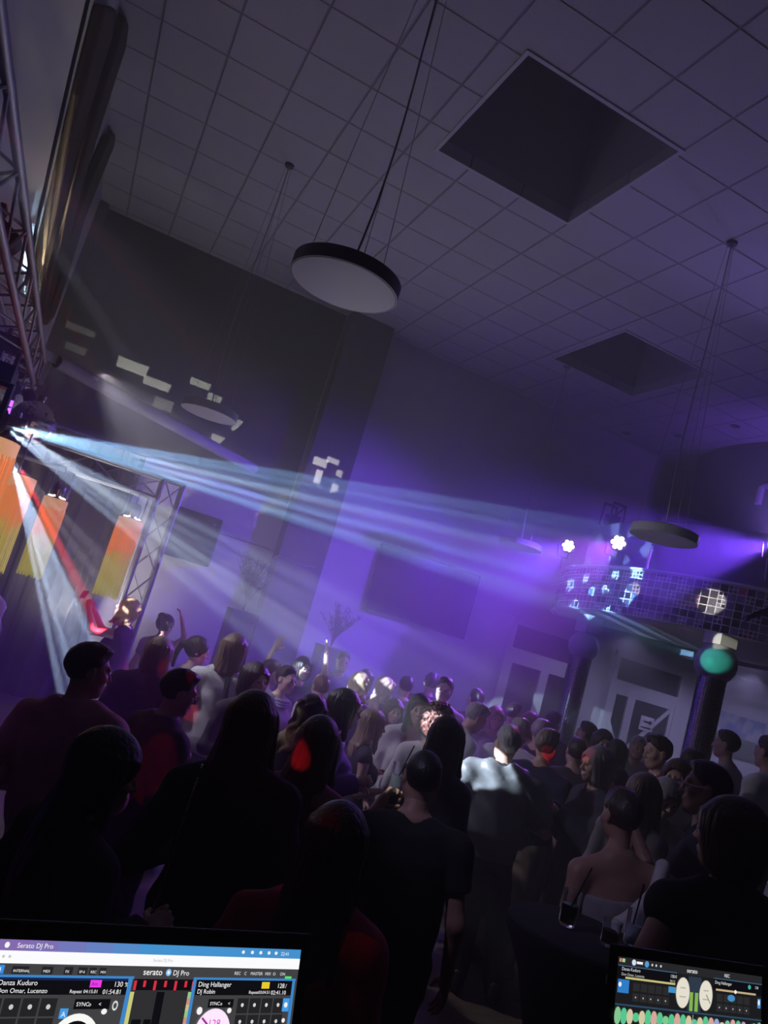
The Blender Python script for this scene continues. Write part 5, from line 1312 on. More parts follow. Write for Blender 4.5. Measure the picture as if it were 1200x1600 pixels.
def paint1(s):
    s.rect(0, 0, 470, s.H, GR)
    pur, blu = (.24, .15, .45), (.06, .30, .66)
    for i in range(12):
        t = i / 11; tt = min(1, max(0, (t - .05) / .4)); s.rect(470 / 12 * i, 0, 470 / 12 * (i + 1), 13, [pur[j] + (blu[j] - pur[j]) * tt for j in range(3)])
    s.disc(11, 6.5, 3.2, 3.6, WH); s.text(24, 9.5, 8.5, 'Serato DJ Pro', WH)
    for x in (365, 381, 396, 411, 424): s.disc(x, 6, 2.6, 2.4, WH)
    s.text(433, 9, 7, '22:41', WH)
    s.rect(0, 13, 470, 28, (.93, .93, .95), 1.1); s.text(235, 22, 5.5, 'Serato DJ Pro', (.45, .45, .45), align='CENTER')
    for x in (3, 10, 18): s.disc(x, 20, 1.8, 1.8, (.6, .6, .62))
    s.rect(4, 30, 15, 40, (.04, .3, .85)); s.text(7.5, 38, 8, '4', WH)
    for x, w, t in ((27, 18, 'INTERNAL'), (66, 11, 'MIDI'), (96, 8, 'FX'), (115, 9, 'SP-6'), (131, 6, 'REC'), (145, 6, 'MIX')): s.rect(x - 2, 31, x + w + 2, 40, DG); s.text(x, 38, 4.6, t, WH)
    s.text(208, 39, 11.5, 'serato', WH, 1.2); s.disc(247, 35.5, 4.2, 4.6, (.25, .55, .95)); s.disc(247, 35.5, 2, 2.3, WH); s.text(254, 39, 9.5, 'DJ Pro', WH)
    for x, t in ((355, 'REC'), (372, 'C'), (383, 'MASTER'), (409, 'MIX'), (423, 'O'), (436, 'ON')): s.text(x, 37, 6, t, (.8, .8, .8))
    s.rect(446, 38, 458, 43, (.1, .85, .15))
    # left deck
    s.rect(0, 41, 196, 44, (.05, .25, .62)); s.rect(0, 44, 190, 64, BK); s.rect(0, 44, 190, 47, (.01, .02, .08))
    s.text(12, 53, 8.6, 'Danza Kuduro', WH); s.text(13, 62, 7.8, 'Don Omar, Lucenzo', WH)
    s.rect(134, 46, 150, 55, (.85, .05, .85)); s.text(136, 53, 6.5, 'Am', (.25, 0, .3)); s.text(168, 54, 9, '130', WH); s.text(184, 54, 8, '%', WH)
    s.text(108, 62, 6, 'Repeat', WH); s.text(127, 62, 6, '04:15.01', WH); s.text(154, 63, 8, '01:54.81', WH)
    s.rect(188, 44, 194, s.H, (.05, .25, .62))
    for i in range(4):
        for j in range(2): s.rect(24 * i + 1, 68 + 23 * j, 24 * i + 22.5, 89 + 23 * j, DG); s.disc(24 * i + 12, 78 + 23 * j, 2.8, 3, (.62, .62, .6))
    for y in (115, 125): s.rect(0, y, 86, y + 4.5, (.05, .25, .62)); s.rect(0, y + 4.5, 84, y + 9, BK)
    s.rect(118, 69, 168, 81, BK)
    for x, t in ((121, 'SYNC'), (138, 'o'), (152, '<')): s.text(x, 77.5, 7, t, WH)
    s.rect(101, 80, 112, 92, (.06, .35, .85)); s.text(103.5, 90, 9, 'A', WH); s.disc(162, 84, 4, 3.5, WH); s.disc(176, 77, 4, 6, (.75, .75, .75), r_in=.6)
    s.disc(128, 122, 34, 36, (.95, .95, .92), 1.05); s.disc(128, 122, 25.5, 27.5, BK); s.disc(128, 121, 5.5, 6, WH); s.text(128, 138, 8, '130.00', WH, align='CENTER')
    # middle waveforms
    s.rect(196, 44, 290, s.H, (.03, .03, .033)); s.rect(196, 44, 288, 58, BK)
    for i, x in enumerate((197, 211, 227, 243, 259, 275, 287)): s.rect(x, 46, x + 4, 58 if i % 2 == 0 else 54, (.75, .03, .06))
    s.rect(194, 60, 200, s.H, (.62, .62, .2))
    for i in range(14): s.rect(283, 60 + i * 8, 289, 68 + i * 8, [(.3, .6, .25), (.65, .3, .2), (.6, .55, .25)][i % 3])
    s.rect(234, 60, 246, s.H, BK); s.rect(204, 94, 218, 100, BK); s.rect(222, 94, 233, 100, BK)
    s.rect(192, 103, 284, 107, (.75, .75, .75)); s.disc(207, 115, 11, 7, (.25, .27, .28)); s.disc(231, 124, 6, 6, (.8, .35, .1))
    # right deck
    s.rect(288, 41, 466, 44, (.05, .25, .62)); s.rect(288, 44, 293, s.H, (.05, .25, .62)); s.rect(460, 44, 465, s.H, (.05, .25, .62)); s.rect(294, 44, 460, 64, BK)
    s.text(297, 53, 9.2, 'Ding Hallanger', WH); s.text(297, 62, 8.2, 'DJ Robin', WH); s.rect(405, 46, 419, 55, (.85, .62, .03)); s.text(433, 54, 9, '128', WH); s.text(448, 54, 8, '/', WH)
    s.text(384, 62, 6, 'Repeat', WH); s.text(401, 62, 6, '03:04.51', WH); s.text(423, 63, 8, '02:41.10', WH)
    for i in range(4):
        for j in range(2): s.rect(367 + 21 * i, 68 + 22 * j, 386 + 21 * i, 88 + 22 * j, DG); s.disc(376 + 21 * i, 77 + 22 * j, 2.4, 2.6, (.72, .72, .7))
    s.rect(447, 68, 459, 86, (.06, .35, .85)); s.disc(453, 77, 3.2, 3.6, WH); s.rect(366, 113, 446, 121, DG); s.rect(366, 123, 446, 131, DG); s.disc(452, 98, 3, 3, WH); s.disc(362, 116, 4, 4, WH)
    s.rect(318, 69, 360, 80, BK)
    for x, t in ((321, 'SYNC'), (338, 'o'), (351, '<')): s.text(x, 77, 6.5, t, WH)
    s.disc(306, 84, 4.5, 5, WH); s.disc(355, 84, 3.6, 3.6, WH)
    s.disc(332, 116, 30, 35, (.92, .75, .92), 1.1); s.disc(332, 116, 28.5, 33, (1, .82, 1), 1.05); s.text(333, 105, 14, '128', (.75, .03, .65), align='CENTER'); s.text(333, 128, 9, '02:41.1', (.75, .1, .65), align='CENTER')
    s.mb.add([s.pt(311, 94, s.z()), s.pt(313, 92, s.z()), s.pt(332, 108, s.z()), s.pt(330, 110, s.z())], [(0, 1, 2, 3)], s.mi(em((.4, .02, .35))))
LAP1 = laptop((0, 1467), (470, 1484), (455, 1600), .305, 470, .65, 'large laptop with bright mixing software at the bottom left', paint1)
def paint2(s):
    W = 226; s.rect(0, 0, W, s.H, (.012, .012, .014)); s.rect(0, 0, W, 9, (.022, .022, .025))
    s.rect(2, 1.5, 5, 5, (.8, .25, .2)); s.rect(6, 1.5, 10, 5, (.4, .7, .3)); s.disc(23, 4, 3, 3, (.7, .8, .95)); s.rect(27, 2.5, 36, 5, WH); s.disc(42, 4, 3.2, 3.2, (.1, .35, .7))
    for x in (50, 56, 63): s.disc(x, 4, 1.3, 1.3, (.7, .7, .7))
    s.rect(1, 8, 88, 9, (.05, .12, .22)); s.rect(146, 8, W, 9, (.05, .12, .22))
    s.text(103, 6.5, 6.5, 'serato', WH, 1.1); s.text(163, 6, 5, 'REC', WH)
    s.rect(0, 9.2, 88, 21, BK); s.rect(146, 9.2, W, 21, BK)
    s.text(6, 13, 4.6, 'Danza Kuduro', (.75, .75, .75)); s.text(6, 18, 4, 'Don Omar, Lucenzo', (.6, .6, .6)); s.text(78, 14, 4.5, '130.0', (.8, .8, .8)); s.text(78, 18.5, 3.6, '04:15', (.6, .6, .6))
    s.text(148, 14, 4.6, 'Ding Hallanger', (.75, .75, .75)); s.disc(205, 13, 2.4, 2.4, (.05, .5, .4)); s.text(214, 14, 4, '128', (.7, .7, .7))
    s.rect(12, 19, 86, 21, (.62, .56, .22)); s.rect(150, 19, 216, 21, (.6, .45, .25)); s.disc(182, 20, 2, 2, WH)
    s.rect(2, 22, 18, 35, (.03, .22, .62)); s.disc(5, 27, 2.2, 2.4, WH)
    for i in range(5):
        for x0 in (24, 152): s.rect(x0 + 11 * i, 24, x0 + 9.5 + 11 * i, 32, (.025, .025, .027)); s.rect(x0 + 11 * i, 34, x0 + 9.5 + 11 * i, 42, (.025, .025, .027)); s.disc(x0 + 4.5 + 11 * i, 38, .9, .9, (.5, .5, .5))
    s.rect(76, 23, 87, 29, (.06, .3, .62)); s.disc(175, 27, 6, 3.5, (.06, .3, .62)); s.rect(219, 24, 224, 34, (.06, .3, .75)); s.disc(221, 28, 1.8, 3, WH)
    s.rect(106, 10, 126, 45, (.03, .045, .07))
    for x in (109, 117): s.rect(x, 26, x + 5, 45, (.25, .50, .08))
    for x in (98, 134): s.disc(x, 27.5, 10.5, 15.5, (.80, .74, .62)); s.disc(x, 27.5, 9.5, 14.4, (.85, .80, .68)); s.rect(x - 4, 22, x + 4, 23.2, (.5, .45, .38)); s.rect(x - 5, 31, x + 5, 32.2, (.5, .45, .38))
    s.mb.add([s.pt(134, 27, s.z()), s.pt(135, 26, s.z()), s.pt(142, 35, s.z()), s.pt(141, 36, s.z())], [(0, 1, 2, 3)], s.mi(em((.3, .28, .25))))
    s.rect(0, 45.5, W, 47.2, (.03, .07, .13))
    rr = random.Random(3); x = 0
    pal = [(.25, .62, .3), (.1, .62, .3), (.72, .62, .4), (.75, .42, .36), (.2, .55, .42), (.6, .6, .2), (.35, .42, .7), (.6, .35, .6)]
    seq = [0, 1, 2, 1, 2, 1, 3, 1, 0, 1, 3, 1, 2, 1, 2, 1, 3, 6, 2, 4, 3, 1, 7, 4, 0, 1]
    for i, c in enumerate(seq):
        h = [8.5, 8, 7.5, 4.5, 7][i % 5]; s.disc(4.4 + i * 8.7, 57, 4.6, h, pal[c]); s.rect(i * 8.7 + 1.2, 57 - h * .8, i * 8.7 + 7.6, 57 + h * .8, pal[c])
    for i in range(75): s.rect(i * 3, 69, i * 3 + 1.6, 70.3, (.6, .6, .6))
    pal2 = [(.75, .2, .14), (.72, .3, .25), (.4, .6, .15), (.55, .65, .2), (.3, .65, .25), (.75, .42, .15)]
    seq2 = [0, 0, 0, 1, 0, 0, 2, 0, 3, 2, 4, 3, 4, 3, 0, 3, 5, 1, 5, 1, 0, 3, 1, 3, 2, 1]
    for i, c in enumerate(seq2):
        h = [6, 4, 7, 3.5, 6.5][i % 5]; s.disc(4.4 + i * 8.7, 81, 5, h, pal2[c]); s.rect(i * 8.7, 81 - h * .6, i * 8.7 + 8.7, 81 + h * .6, pal2[c])
    s.rect(W / 2, 48, W / 2 + .8, 92, (.5, .5, .5)); s.rect(0, 92, W, 93, (.08, .1, .12))
    s.rect(1, 95, 6, 98, (.7, .35, .1)); s.disc(12, 97, 2, 2, (.5, .7, .9)); s.disc(22, 97, 8, 3.2, (.15, .45, .75)); s.rect(1, 100, 14, 102, WH); s.rect(38, 98, 50, 102, WH)
    s.rect(0, 104, W, s.H, (.02, .02, .022))
    for j in range(4): s.rect(4, 108 + 8 * j, 200, 109.5 + 8 * j, (.25, .25, .27))
LAP2 = laptop((966, 1494), (1190, 1526), (958, 1600), .305, 226, .65, 'second laptop with coloured waveforms at the bottom right', paint2)
# a tripod stand under each laptop
for L, nm in ((LAP1, 'large'), (LAP2, 'second')):
    z = L[0]['base_z']; del L[0]['base_z']
    _, c, u, f = L; Rb = Matrix([list(u), list(f), [0, 0, 1]]).transposed(); r = empty('laptop_stand', (c.x, c.y, 0))
    MB().box((c.x, c.y, z - .007), (.28, .2, .012), Rb).build('platform', M_BLACK, r, loc=r.location)
    MB().tube((c.x, c.y, .12), (c.x, c.y, z - .013), .018, 14).build('pole', M_BLACK, r, True, loc=r.location)
    for k in range(3):
        a = 2 * PI * k / 3 + .4; MB().tube((c.x, c.y, .32), (c.x + .26 * math.cos(a), c.y + .26 * math.sin(a), .012), .011, 10).build('leg', M_BLACK, r, True, loc=r.location)
    tag(r, 'black tripod stand under the %s laptop' % nm, 'laptop stand')

# bar table with a black stretch cover
tc_ = at_z(803, 1432, 1.15) + Vector((.25, -.06, 0)); R_ = .26
tb = empty('bar_table', (tc_.x, tc_.y, 0))
MB().lathe((tc_.x, tc_.y, 0), [(0, 1.151), (R_ - .01, 1.151), (R_, 1.142), (R_, 1.11), (R_ * .72, .98), (R_ * .36, .72), (R_ * .30, .50), (R_ * .42, .25), (R_ * .75, .02), (R_ * .72, .012)], 48).build('stretch_cover', M_MATTEBLACK, tb, True, loc=tb.location)
MB().tube((tc_.x, tc_.y, .03), (tc_.x, tc_.y, 1.1), .035, 16).build('post', M_STEEL, tb, True, loc=tb.location)
tag(tb, 'round high bar table under a black stretch cover in front of the white shawl', 'table')
M_GLASS = mat('clear_glass', (.9, .92, .95), .04, var=.01, trans=1.0, ior=1.45)
M_DRINK = mat('dark_drink', (.06, .03, .02), .1, trans=.6, var=.1); M_LDRINK = mat('clear_drink', (.72, .78, .84), .2, trans=.25, var=.02)
M_STRAW = mat('black_straw', (.01, .01, .01), .4)
def tumbler(p, label, drink, straw=True, R=None, h=.12, r=.033, tilt=(.35, -.15), group='drinks'):
    p = Vector(p); root = empty('drinking_glass', p); R = R or Matrix.Identity(3)
    MB().lathe(p, [(0, 0.001), (r * .8, 0.001), (r * .86, .004), (r, h), (r - .0025, h), (r * .8, .012), (0, .011)], 28, R=R).build('tumbler', M_GLASS, root, True, loc=p)
    MB().lathe(p, [(0, .0125), (r * .78, .0125), (r * .86, h * .62), (0, h * .62)], 28, R=R).build('drink', drink, root, True, loc=p)
    if straw: MB().tube(p + R @ Vector((-.012, 0, .014)), p + R @ Vector((-.012 + tilt[0] * .2, tilt[1] * .2, .215)), .0032, 8).build('straw', M_STRAW, root, True, loc=p)
    return tag(root, label, 'glass', group)
def on_table(px, py):
    q = at_z(px, py, 1.153); e = Vector((q.x - tc_.x, q.y - tc_.y)); e = e if e.length < R_ - .05 else e.normalized() * (R_ - .05)
    return (tc_.x + e.x, tc_.y + e.y, 1.153)
tumbler(on_table(884, 1446), 'tall glass with a black straw on the bar table, left of the others', M_DRINK, tilt=(.25, -.1))
tumbler(on_table(950, 1478), 'low glass without straw in the middle of the bar table', M_DRINK, False, h=.085)
tumbler(on_table(985, 1478), 'glass with an upright black straw at the right side of the bar table', M_LDRINK, tilt=(.06, 0))
# the drink held up by the man in the black T-shirt
w_ = loc2world(GM, GM['wr'][-1]); e_ = loc2world(GM, GM['el'][-1]); dd = (w_ - e_).normalized(); GLASS_P = w_ + dd * .085 + Vector((.01, -.01, .06))
tumbler(w_ + dd * .085 + Vector((.010, -.012, -.012)), 'clear glass with a black straw held up by the man in the black T-shirt', M_LDRINK, tilt=(.25, 0), h=.13, r=.034)
# phone held by the filming woman
p_, rz_ = FILMPHONE; root = empty('phone', p_)
R = Matrix.Rotation(rz_, 3, 'Z') @ Matrix.Rotation(.25, 3, 'X')
MB().box(p_, (.15, .009, .075), R).build('case', M_BLACK, root, loc=p_); MB().box(p_ + R @ Vector((-.05, .006, .015)), (.03, .004, .03), R).build('camera', M_LAMPDARK, root, loc=p_)
tag(root, 'dark phone held up by the filming blond woman', 'phone')
# benches and white cloth below the landscape picture
q = at_y(1150, 1205, 10.2)
b_ = empty('bench', (12.4, 10.2, .16)); MB().box((12.4, 10.25, .16 + .45), (1.5, .5, .08)).build('seat', M_MATTEBLACK, b_, loc=b_.location); MB().box((12.4, 10.48, .16 + .8), (1.5, .08, .5)).build('backrest', M_MATTEBLACK, b_, loc=b_.location)
for sx in (11.72, 13.08): MB().box((sx, 10.25, .16 + .2), (.06, .45, .4)).build('leg', M_BLACK, b_, loc=b_.location)
tag(b_, 'dark upholstered bench under the landscape picture', 'bench')
# ================================================================= LIGHT, HAZE, CAMERA
def spot(name, pos, tgt, color, energy, angle, blend=.3, radius=.02, nodes=None, linear=False, vol=1.0, shadow=True):
    ld = bpy.data.lights.new(name, 'SPOT'); ld.color = color; ld.energy = energy; ld.spot_size = math.radians(angle); ld.spot_blend = blend; ld.shadow_soft_size = radius
    o = bpy.data.objects.new(name, ld); COL.objects.link(o); o.location = pos
    o.rotation_euler = (Vector(tgt) - Vector(pos)).to_track_quat('-Z', 'Y').to_euler()
    ld.use_shadow = shadow
    ld.use_nodes = True; nt = ld.node_tree; e = nt.nodes.get('Emission'); src = None
    if nodes: src = nodes(nt, angle, o)
    if linear:
        lf = nt.nodes.new('ShaderNodeLightFalloff'); lf.inputs['Strength'].default_value = 1.0; lf.inputs['Smooth'].default_value = .3
        if src is not None:
            m = nt.nodes.new('ShaderNodeMath'); m.operation = 'MULTIPLY'; nt.links.new(src, m.inputs[0]); nt.links.new(lf.outputs['Linear'], m.inputs[1]); src = m.outputs[0]
        else: src = lf.outputs['Linear']
    if src is not None: nt.links.new(src, e.inputs['Strength'])
    return o
def mnode(nt, op, a, b=None, c=None):
    n = nt.nodes.new('ShaderNodeMath'); n.operation = op
    for i, q in enumerate((a, b, c)):
        if q is None: continue
        if isinstance(q, (int, float)): n.inputs[i].default_value = q
        else: nt.links.new(q, n.inputs[i])
    return n.outputs[0]
def uvw(nt):
    tc = nt.nodes.new('ShaderNodeTexCoord'); sp = nt.nodes.new('ShaderNodeSeparateXYZ'); nt.links.new(tc.outputs['Normal'], sp.inputs[0])
    z = mnode(nt, 'ABSOLUTE', sp.outputs['Z'])
    return mnode(nt, 'DIVIDE', sp.outputs['X'], z), mnode(nt, 'DIVIDE', sp.outputs['Y'], z)
def fan_gobo(lobes, inner, seed=0.0, ring=.82):
    def f(nt, angle, o):
        u, v = uvw(nt); t = math.tan(math.radians(angle / 2))
        u = mnode(nt, 'DIVIDE', u, t); v = mnode(nt, 'DIVIDE', v, t)
        r = mnode(nt, 'SQRT', mnode(nt, 'ADD', mnode(nt, 'MULTIPLY', u, u), mnode(nt, 'MULTIPLY', v, v)))
        th = mnode(nt, 'ARCTAN2', v, u)
        lob = mnode(nt, 'GREATER_THAN', mnode(nt, 'SINE', mnode(nt, 'MULTIPLY_ADD', th, float(lobes), seed)), .15)
        inr = mnode(nt, 'MULTIPLY', mnode(nt, 'GREATER_THAN', r, ring - .10), mnode(nt, 'LESS_THAN', r, .97))
        a = mnode(nt, 'MULTIPLY', lob, inr)
        lob2 = mnode(nt, 'GREATER_THAN', mnode(nt, 'SINE', mnode(nt, 'MULTIPLY_ADD', th, float(inner), seed * 2 + 1)), .3)
        inr2 = mnode(nt, 'MULTIPLY', mnode(nt, 'GREATER_THAN', r, .30), mnode(nt, 'LESS_THAN', r, .46))
        b = mnode(nt, 'MULTIPLY', lob2, inr2)
        return mnode(nt, 'MULTIPLY_ADD', mnode(nt, 'MINIMUM', mnode(nt, 'ADD', a, b), 1.0), 1.0, .03)
    return f
def patch_gobo(rects):
    """rects: world points (centre, half width vector, half height vector) thrown on a wall"""
    def f(nt, angle, o):
        bpy.context.view_layer.update(); Mi = o.matrix_world.inverted(); u, v = uvw(nt); out = None
        for c, hw, hh, val in rects:
            p = Mi @ c; q = Mi @ (c + hw); r = Mi @ (c + hh); L = lambda w: np.array([w.x / -w.z, w.y / -w.z])
            p2, a, b = L(p), L(q) - L(p), L(r) - L(p); A = np.linalg.inv(np.array([a, b]).T)
            du = mnode(nt, 'SUBTRACT', u, float(p2[0])); dv = mnode(nt, 'SUBTRACT', v, float(p2[1]))
            s = mnode(nt, 'ABSOLUTE', mnode(nt, 'ADD', mnode(nt, 'MULTIPLY', du, float(A[0, 0])), mnode(nt, 'MULTIPLY', dv, float(A[0, 1]))))
            t = mnode(nt, 'ABSOLUTE', mnode(nt, 'ADD', mnode(nt, 'MULTIPLY', du, float(A[1, 0])), mnode(nt, 'MULTIPLY', dv, float(A[1, 1]))))
            k = mnode(nt, 'MULTIPLY', mnode(nt, 'LESS_THAN', mnode(nt, 'MAXIMUM', s, t), 1.0), val)
            out = k if out is None else mnode(nt, 'ADD', out, k)
        return out
    return f
BEAM = (.30, .60, 1.0); VIO = (.17, .055, 1.0); MAG = (.42, .09, 1.0); RED = (1.0, .02, .04)
# the beam fans of the moving heads
spot('beam_fan', SRC1 + Vector((.11, .12, 0)), at_d(826, 866, 9.0), BEAM, 30000, 10.8, .15, .012, fan_gobo(11, 7, .4), False)
spot('beam_fan', SRC1 + Vector((.11, .14, -.02)), at_d(450, 960, 6.7), (.55, .72, 1.0), 7500, 17.0, .15, .012, fan_gobo(13, 8, 1.4), False)
spot('beam_fan', SRC2 + Vector((.03, .08, -.03)), at_d(106, 985, 6.0), (.55, .72, 1.0), 22000, 13.0, .15, .012, fan_gobo(5, 3, .9), False)
spot('beam_fan', SRC2 + Vector((.04, .08, -.03)), at_d(160, 890, 6.6), (.8, .75, .85), 2200, 9.0, .15, .012, fan_gobo(4, 3, .2), False)
spot('red_beam', SRC2 + Vector((.09, .0, -.05)), at_d(146, 960, 6.9), RED, 15000, 3.4, .2, .012)
spot('red_beam', SRC3 + Vector((.05, .03, 0)), at_d(330, 775, 9.5), RED, 9000, 4.0, .2, .012)
# little red spots thrown on the guests by the truss lights
for tg, e_, an in (((471, 1185, 3.15), 60, 2.0), ((305, 1055, 3.7), 20, 1.8), ((266, 1050, 4.8), 26, 2.4), ((313, 1020, 6.0), 26, 1.6), ((860, 1184, 5.35), 90, 1.5), ((943, 1292, 3.6), 34, 1.4), ((958, 1222, 5.3), 44, 1.4), ((288, 955, 7.6), 30, 1.6), ((262, 1130, 4.2), 22, 4.0), ((230, 1165, 3.4), 10, 5.0), ((610, 1540, 2.0), 1.5, 7.0), ((275, 1260, 2.9), 10, 1.2)):
    spot('red_spot', Vector((-.78, 2.2, 3.1)), at_d(*tg), RED, e_ * 9, an, .3, .01)
spot('lavender_fill', Vector((-.2, 5.9, CAMH + 1.25)), (2.4, 5.3, 1.2), (.88, .84, 1.0), 190, 62, .7, .05)  # added fill lamp without a fixture, lifts the middle of the crowd
# white spot on the shiny jacket
spot('white_spot', SRC1 + Vector((.12, .13, .02)), at_d(786, 1224, 4.95), (.75, .88, 1.0), 6000, 5.0, .12, .01)
spot('white_spot', SRC1 + Vector((.1, .1, .02)), at_d(372, 1055, 5.9), (.8, .88, 1.0), 120, 6.0, .4, .01)
spot('white_spot', SRC1 + Vector((.1, .1, .02)), at_d(470, 1125, 4.2), (1, .92, .6), 160, 2.6, .3, .01)
# balcony hits
for tg, an, c_, e_ in ((on_drum(990, 922, DR), 1.7, (1, 1, 1), 3000), (on_drum(1112, 940, DR), 2.5, (1, .98, .85), 5000), (COLA + Vector((-.14, -.12, .02)), 2.4, (.08, 1, .72), 2600), (at_z(1052, 996, ZS), .9, (.7, .8, 1), 5000), (Vector((COLA.x - .1, COLA.y - .1, ZS - .1)), 1.5, (1, .97, .8), 5000)):
    spot('white_spot', SRC1 + Vector((.13, .16, .03)), tg, c_, e_ * 1.6, an, .4, .01)
# violet washes
for p, tg, e_, an, c_ in ((PARS[0], (4.3, 9.3, 2.3), 2300, 62, VIO), (PARS[1], (2.4, 6.4, 1.2), 1700, 52, MAG), (PARS[2], (5.5, 8.2, 3.3), 5200, 62, VIO)):
    d = (Vector(tg) - p).normalized(); spot('violet_wash', p + d * .06, tg, c_, e_, an, .8, .06)
spot('violet_wash', PARS[2] + Vector((-.1, -.1, 0)), (3.0, 2.6, 6.3), (.35, .25, 1.0), 180, 100, .9, .1)
# added unseen fill lamps that brighten the ceiling, stage and back wall
spot('white_fill', Vector((2.6, 9.0, 1.55)), (1.8, 5.2, ZC), (.95, .93, 1.0), 155, 130, .9, .8)
spot('white_fill', Vector((.2, 9.3, 1.2)), (0.2, 10.6, 2.2), (1, .95, .9), 150, 140, .9, .2)
spot('yellow_spot', at_d(60, 700, 6.2), at_z(10, 1120, 0), (1, .85, .35), 160, 16, .5, .05)
spot('blue_spot', Vector((.95, 3.75, CAMH + 1.8)), at_z(790, 1588, 0), (.03, .06, 1), 500, 1.7, .3, .01)
spot('blue_spot', PARS[1] + Vector((-.1, -.1, 0)), at_d(1005, 1308, 4.0), (.08, .08, 1), 200, 1.4, .3, .01)
spot('yellow_spot', Vector((.95, 3.75, CAMH + 1.8)), at_d(748, 1395, 5.2), (.85, 1, .15), 250, 1.6, .3, .01)
# downlights under the balcony
for x_, y_, e_ in ((8.0, 9.4, 60), (10.3, 9.2, 110), (12.2, 9.2, 110)):
    spot('balcony_downlight', (x_, y_, ZS - .03), (x_, y_ + .25, 0), (.52, .47, 1.0), e_, 150, .6, .06)
spot('violet_floor_fill', Vector((-.76, 3.3, 3.1)), at_z(232, 1395, 0), VIO, 150, 14, .6, .03)  # added lamp without a fixture, tints the dark floor at left
spot('violet_floor_fill', Vector((.95, 3.75, CAMH + 1.8)), at_z(700, 1560, 0), VIO, 90, 22, .7, .05)  # added lamp below the near pendant, tints the floor violet
spot('white_spot', SRC1 + Vector((.12, .13, .02)), (4.6, 5.31, CAMH + 1.5), (.8, .8, .9), 170, 9, .6, .02)  # added spot that brightens the pendant by the balcony
spot('white_spot', Vector((-.76, 2.3, 3.1)), GLASS_P, (.9, .95, 1.0), 420, 3.6, .5, .01)  # added unseen lamp to make the raised glass stand out
spot('lavender_fill', Vector((-.74, 2.3, 3.1)), (-.5, 5.6, 1.3), (1, .8, .85), 30, 16, .6, .03)  # unseen fill lamp added for the ruffled performer
spot('violet_wash', Vector((8.75, 7.3, ZD + .15)), (9.6, 8.6, ZC), (.22, .08, 1.0), 120, 140, .8, .1)  # added violet lamp without a fixture, colours drum and ceiling
spot('lavender_fill', Vector((-.74, 2.3, 3.1)), (2.45, 2.6, 1.1), (.62, .55, 1.0), 75, 24, .8, .05)  # unseen fill lamp added to bring out the white shawl
# light patterns on the back wall, pillar and left wall
def wp(px, py, dx, dy, y, val=1.0):
    return (at_y(px, py, y), Vector((dx, 0, 0)), Vector((0, 0, dy)), val)
yb = YB - .001
pats = [wp(207, 573, .20, .075, yb, 1.0), wp(245, 600, .18, .06, yb, .8), wp(255, 632, .13, .08, yb, .25), wp(118, 512, .26, .045, yb, .3), wp(118, 545, .13, .05, yb, .22),
        wp(313, 600, .14, .05, yb, 1.0), wp(335, 622, .10, .05, yb, .9), wp(370, 665, .06, .09, yb, 1.1), wp(345, 690, .14, .07, yb, .8)]
spot('pattern_light', Vector((.5, 9.45, CAMH + 1.15)), at_y(250, 610, YB), (.95, 1.0, .85), 680, 70, 0, .004, patch_gobo(pats))
yp = YB - .32
spot('pattern_light', Vector((1.9, 9.3, CAMH + .95)), at_y(510, 735, yp), (1, 1, .85), 1100, 20, 0, .004, patch_gobo([wp(500, 722, .11, .06, yp), wp(497, 745, .05, .10, yp), wp(520, 720, .10, .04, yp), wp(530, 740, .05, .05, yp), wp(522, 765, .05, .08, yp)]))
def wx(px, py, w, hgt, x, val=1.0): return (at_x(px, py, x), (at_x(px + w, py + .3 * w, x) - at_x(px - w, py - .3 * w, x)) / 2, (at_x(px + .25 * hgt, py - hgt, x) - at_x(px - .25 * hgt, py + hgt, x)) / 2, val)
xw = XL + .092
spot('pattern_light', at_d(47, 505, 6.75), at_x(72, 362, xw), (1, .88, .55), 150, 150, 0, .004, patch_gobo([wx(80, 316, 7, 12, xw), wx(68, 370, 7, 16, xw), wx(83, 350, 2, 30, xw), wx(92, 388, 6, 12, xw, .8), wx(57, 432, 6, 16, xw, .8), wx(76, 410, 2, 22, xw, .7)]))
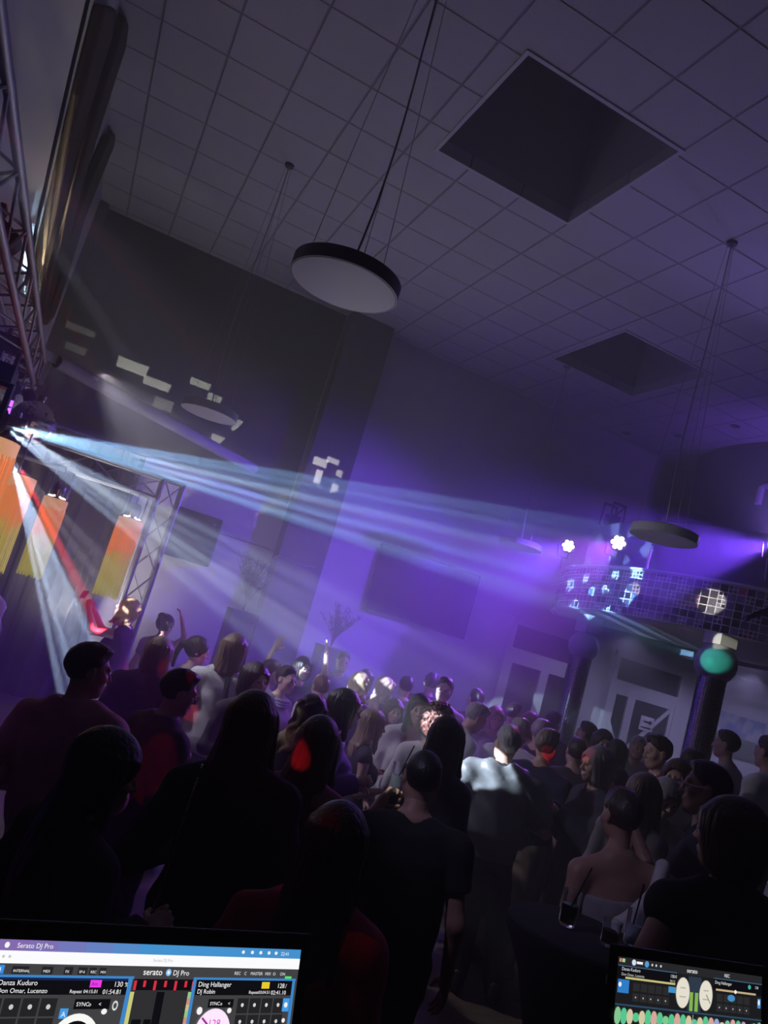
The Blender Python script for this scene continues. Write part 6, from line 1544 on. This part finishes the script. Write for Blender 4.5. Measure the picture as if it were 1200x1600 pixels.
spot('pattern_light', at_d(38, 470, 6.3), at_x(50, 365, XL), (.5, .8, 1), 180, 150, 0, .004, patch_gobo([wx(56, 318, 4, 20, XL, .5), wx(48, 372, 5, 20, XL), wx(40, 412, 4, 16, XL), wx(62, 345, 2, 24, XL, .8)]))

# haze filling the hall
hz = MB().box((4.4, 3.9, 3.1), (20.6, 15.2, 6.8)).build('haze', mat('black_plastic', (0, 0, 0)))
hz.data.materials.clear()
hm = bpy.data.materials.new('stage_haze'); hm.use_nodes = True; nt = hm.node_tree
for n in list(nt.nodes):
    if n.type != 'OUTPUT_MATERIAL': nt.nodes.remove(n)
vs = nt.nodes.new('ShaderNodeVolumeScatter'); vs.inputs['Density'].default_value = .068; vs.inputs['Anisotropy'].default_value = .0; vs.inputs['Color'].default_value = (1, 1, 1, 1)
nt.links.new(vs.outputs[0], [n for n in nt.nodes if n.type == 'OUTPUT_MATERIAL'][0].inputs['Volume']); hz.data.materials.append(hm)
tag(hz, 'thin stage fog filling the hall', 'haze', None, 'stuff')

w = bpy.data.worlds.new('World'); SC.world = w; w.use_nodes = True; w.node_tree.nodes['Background'].inputs[0].default_value = (.0, .0, .0, 1)

cd = bpy.data.cameras.new('camera'); cam = bpy.data.objects.new('camera', cd); COL.objects.link(cam)
cd.sensor_fit = 'VERTICAL'; cd.sensor_height = 32.0; cd.sensor_width = 24.0; cd.lens = 24.0; cd.clip_start = .05; cd.clip_end = 100
r_, u_, f_ = RW[:, 0], -RW[:, 1], RW[:, 2]
cam.matrix_world = Matrix([[r_[0], u_[0], -f_[0], 0], [r_[1], u_[1], -f_[1], 0], [r_[2], u_[2], -f_[2], CAMH], [0, 0, 0, 1]])
SC.camera = cam
SC.view_settings.view_transform = 'Standard'; SC.view_settings.look = 'None'; SC.view_settings.exposure = 0.0; SC.view_settings.gamma = 1.0; SC.view_settings.use_curve_mapping = False
SC.cycles.use_denoising = True
SC.cycles.max_bounces = 6; SC.cycles.diffuse_bounces = 3; SC.cycles.volume_bounces = 0; SC.cycles.transparent_max_bounces = 8
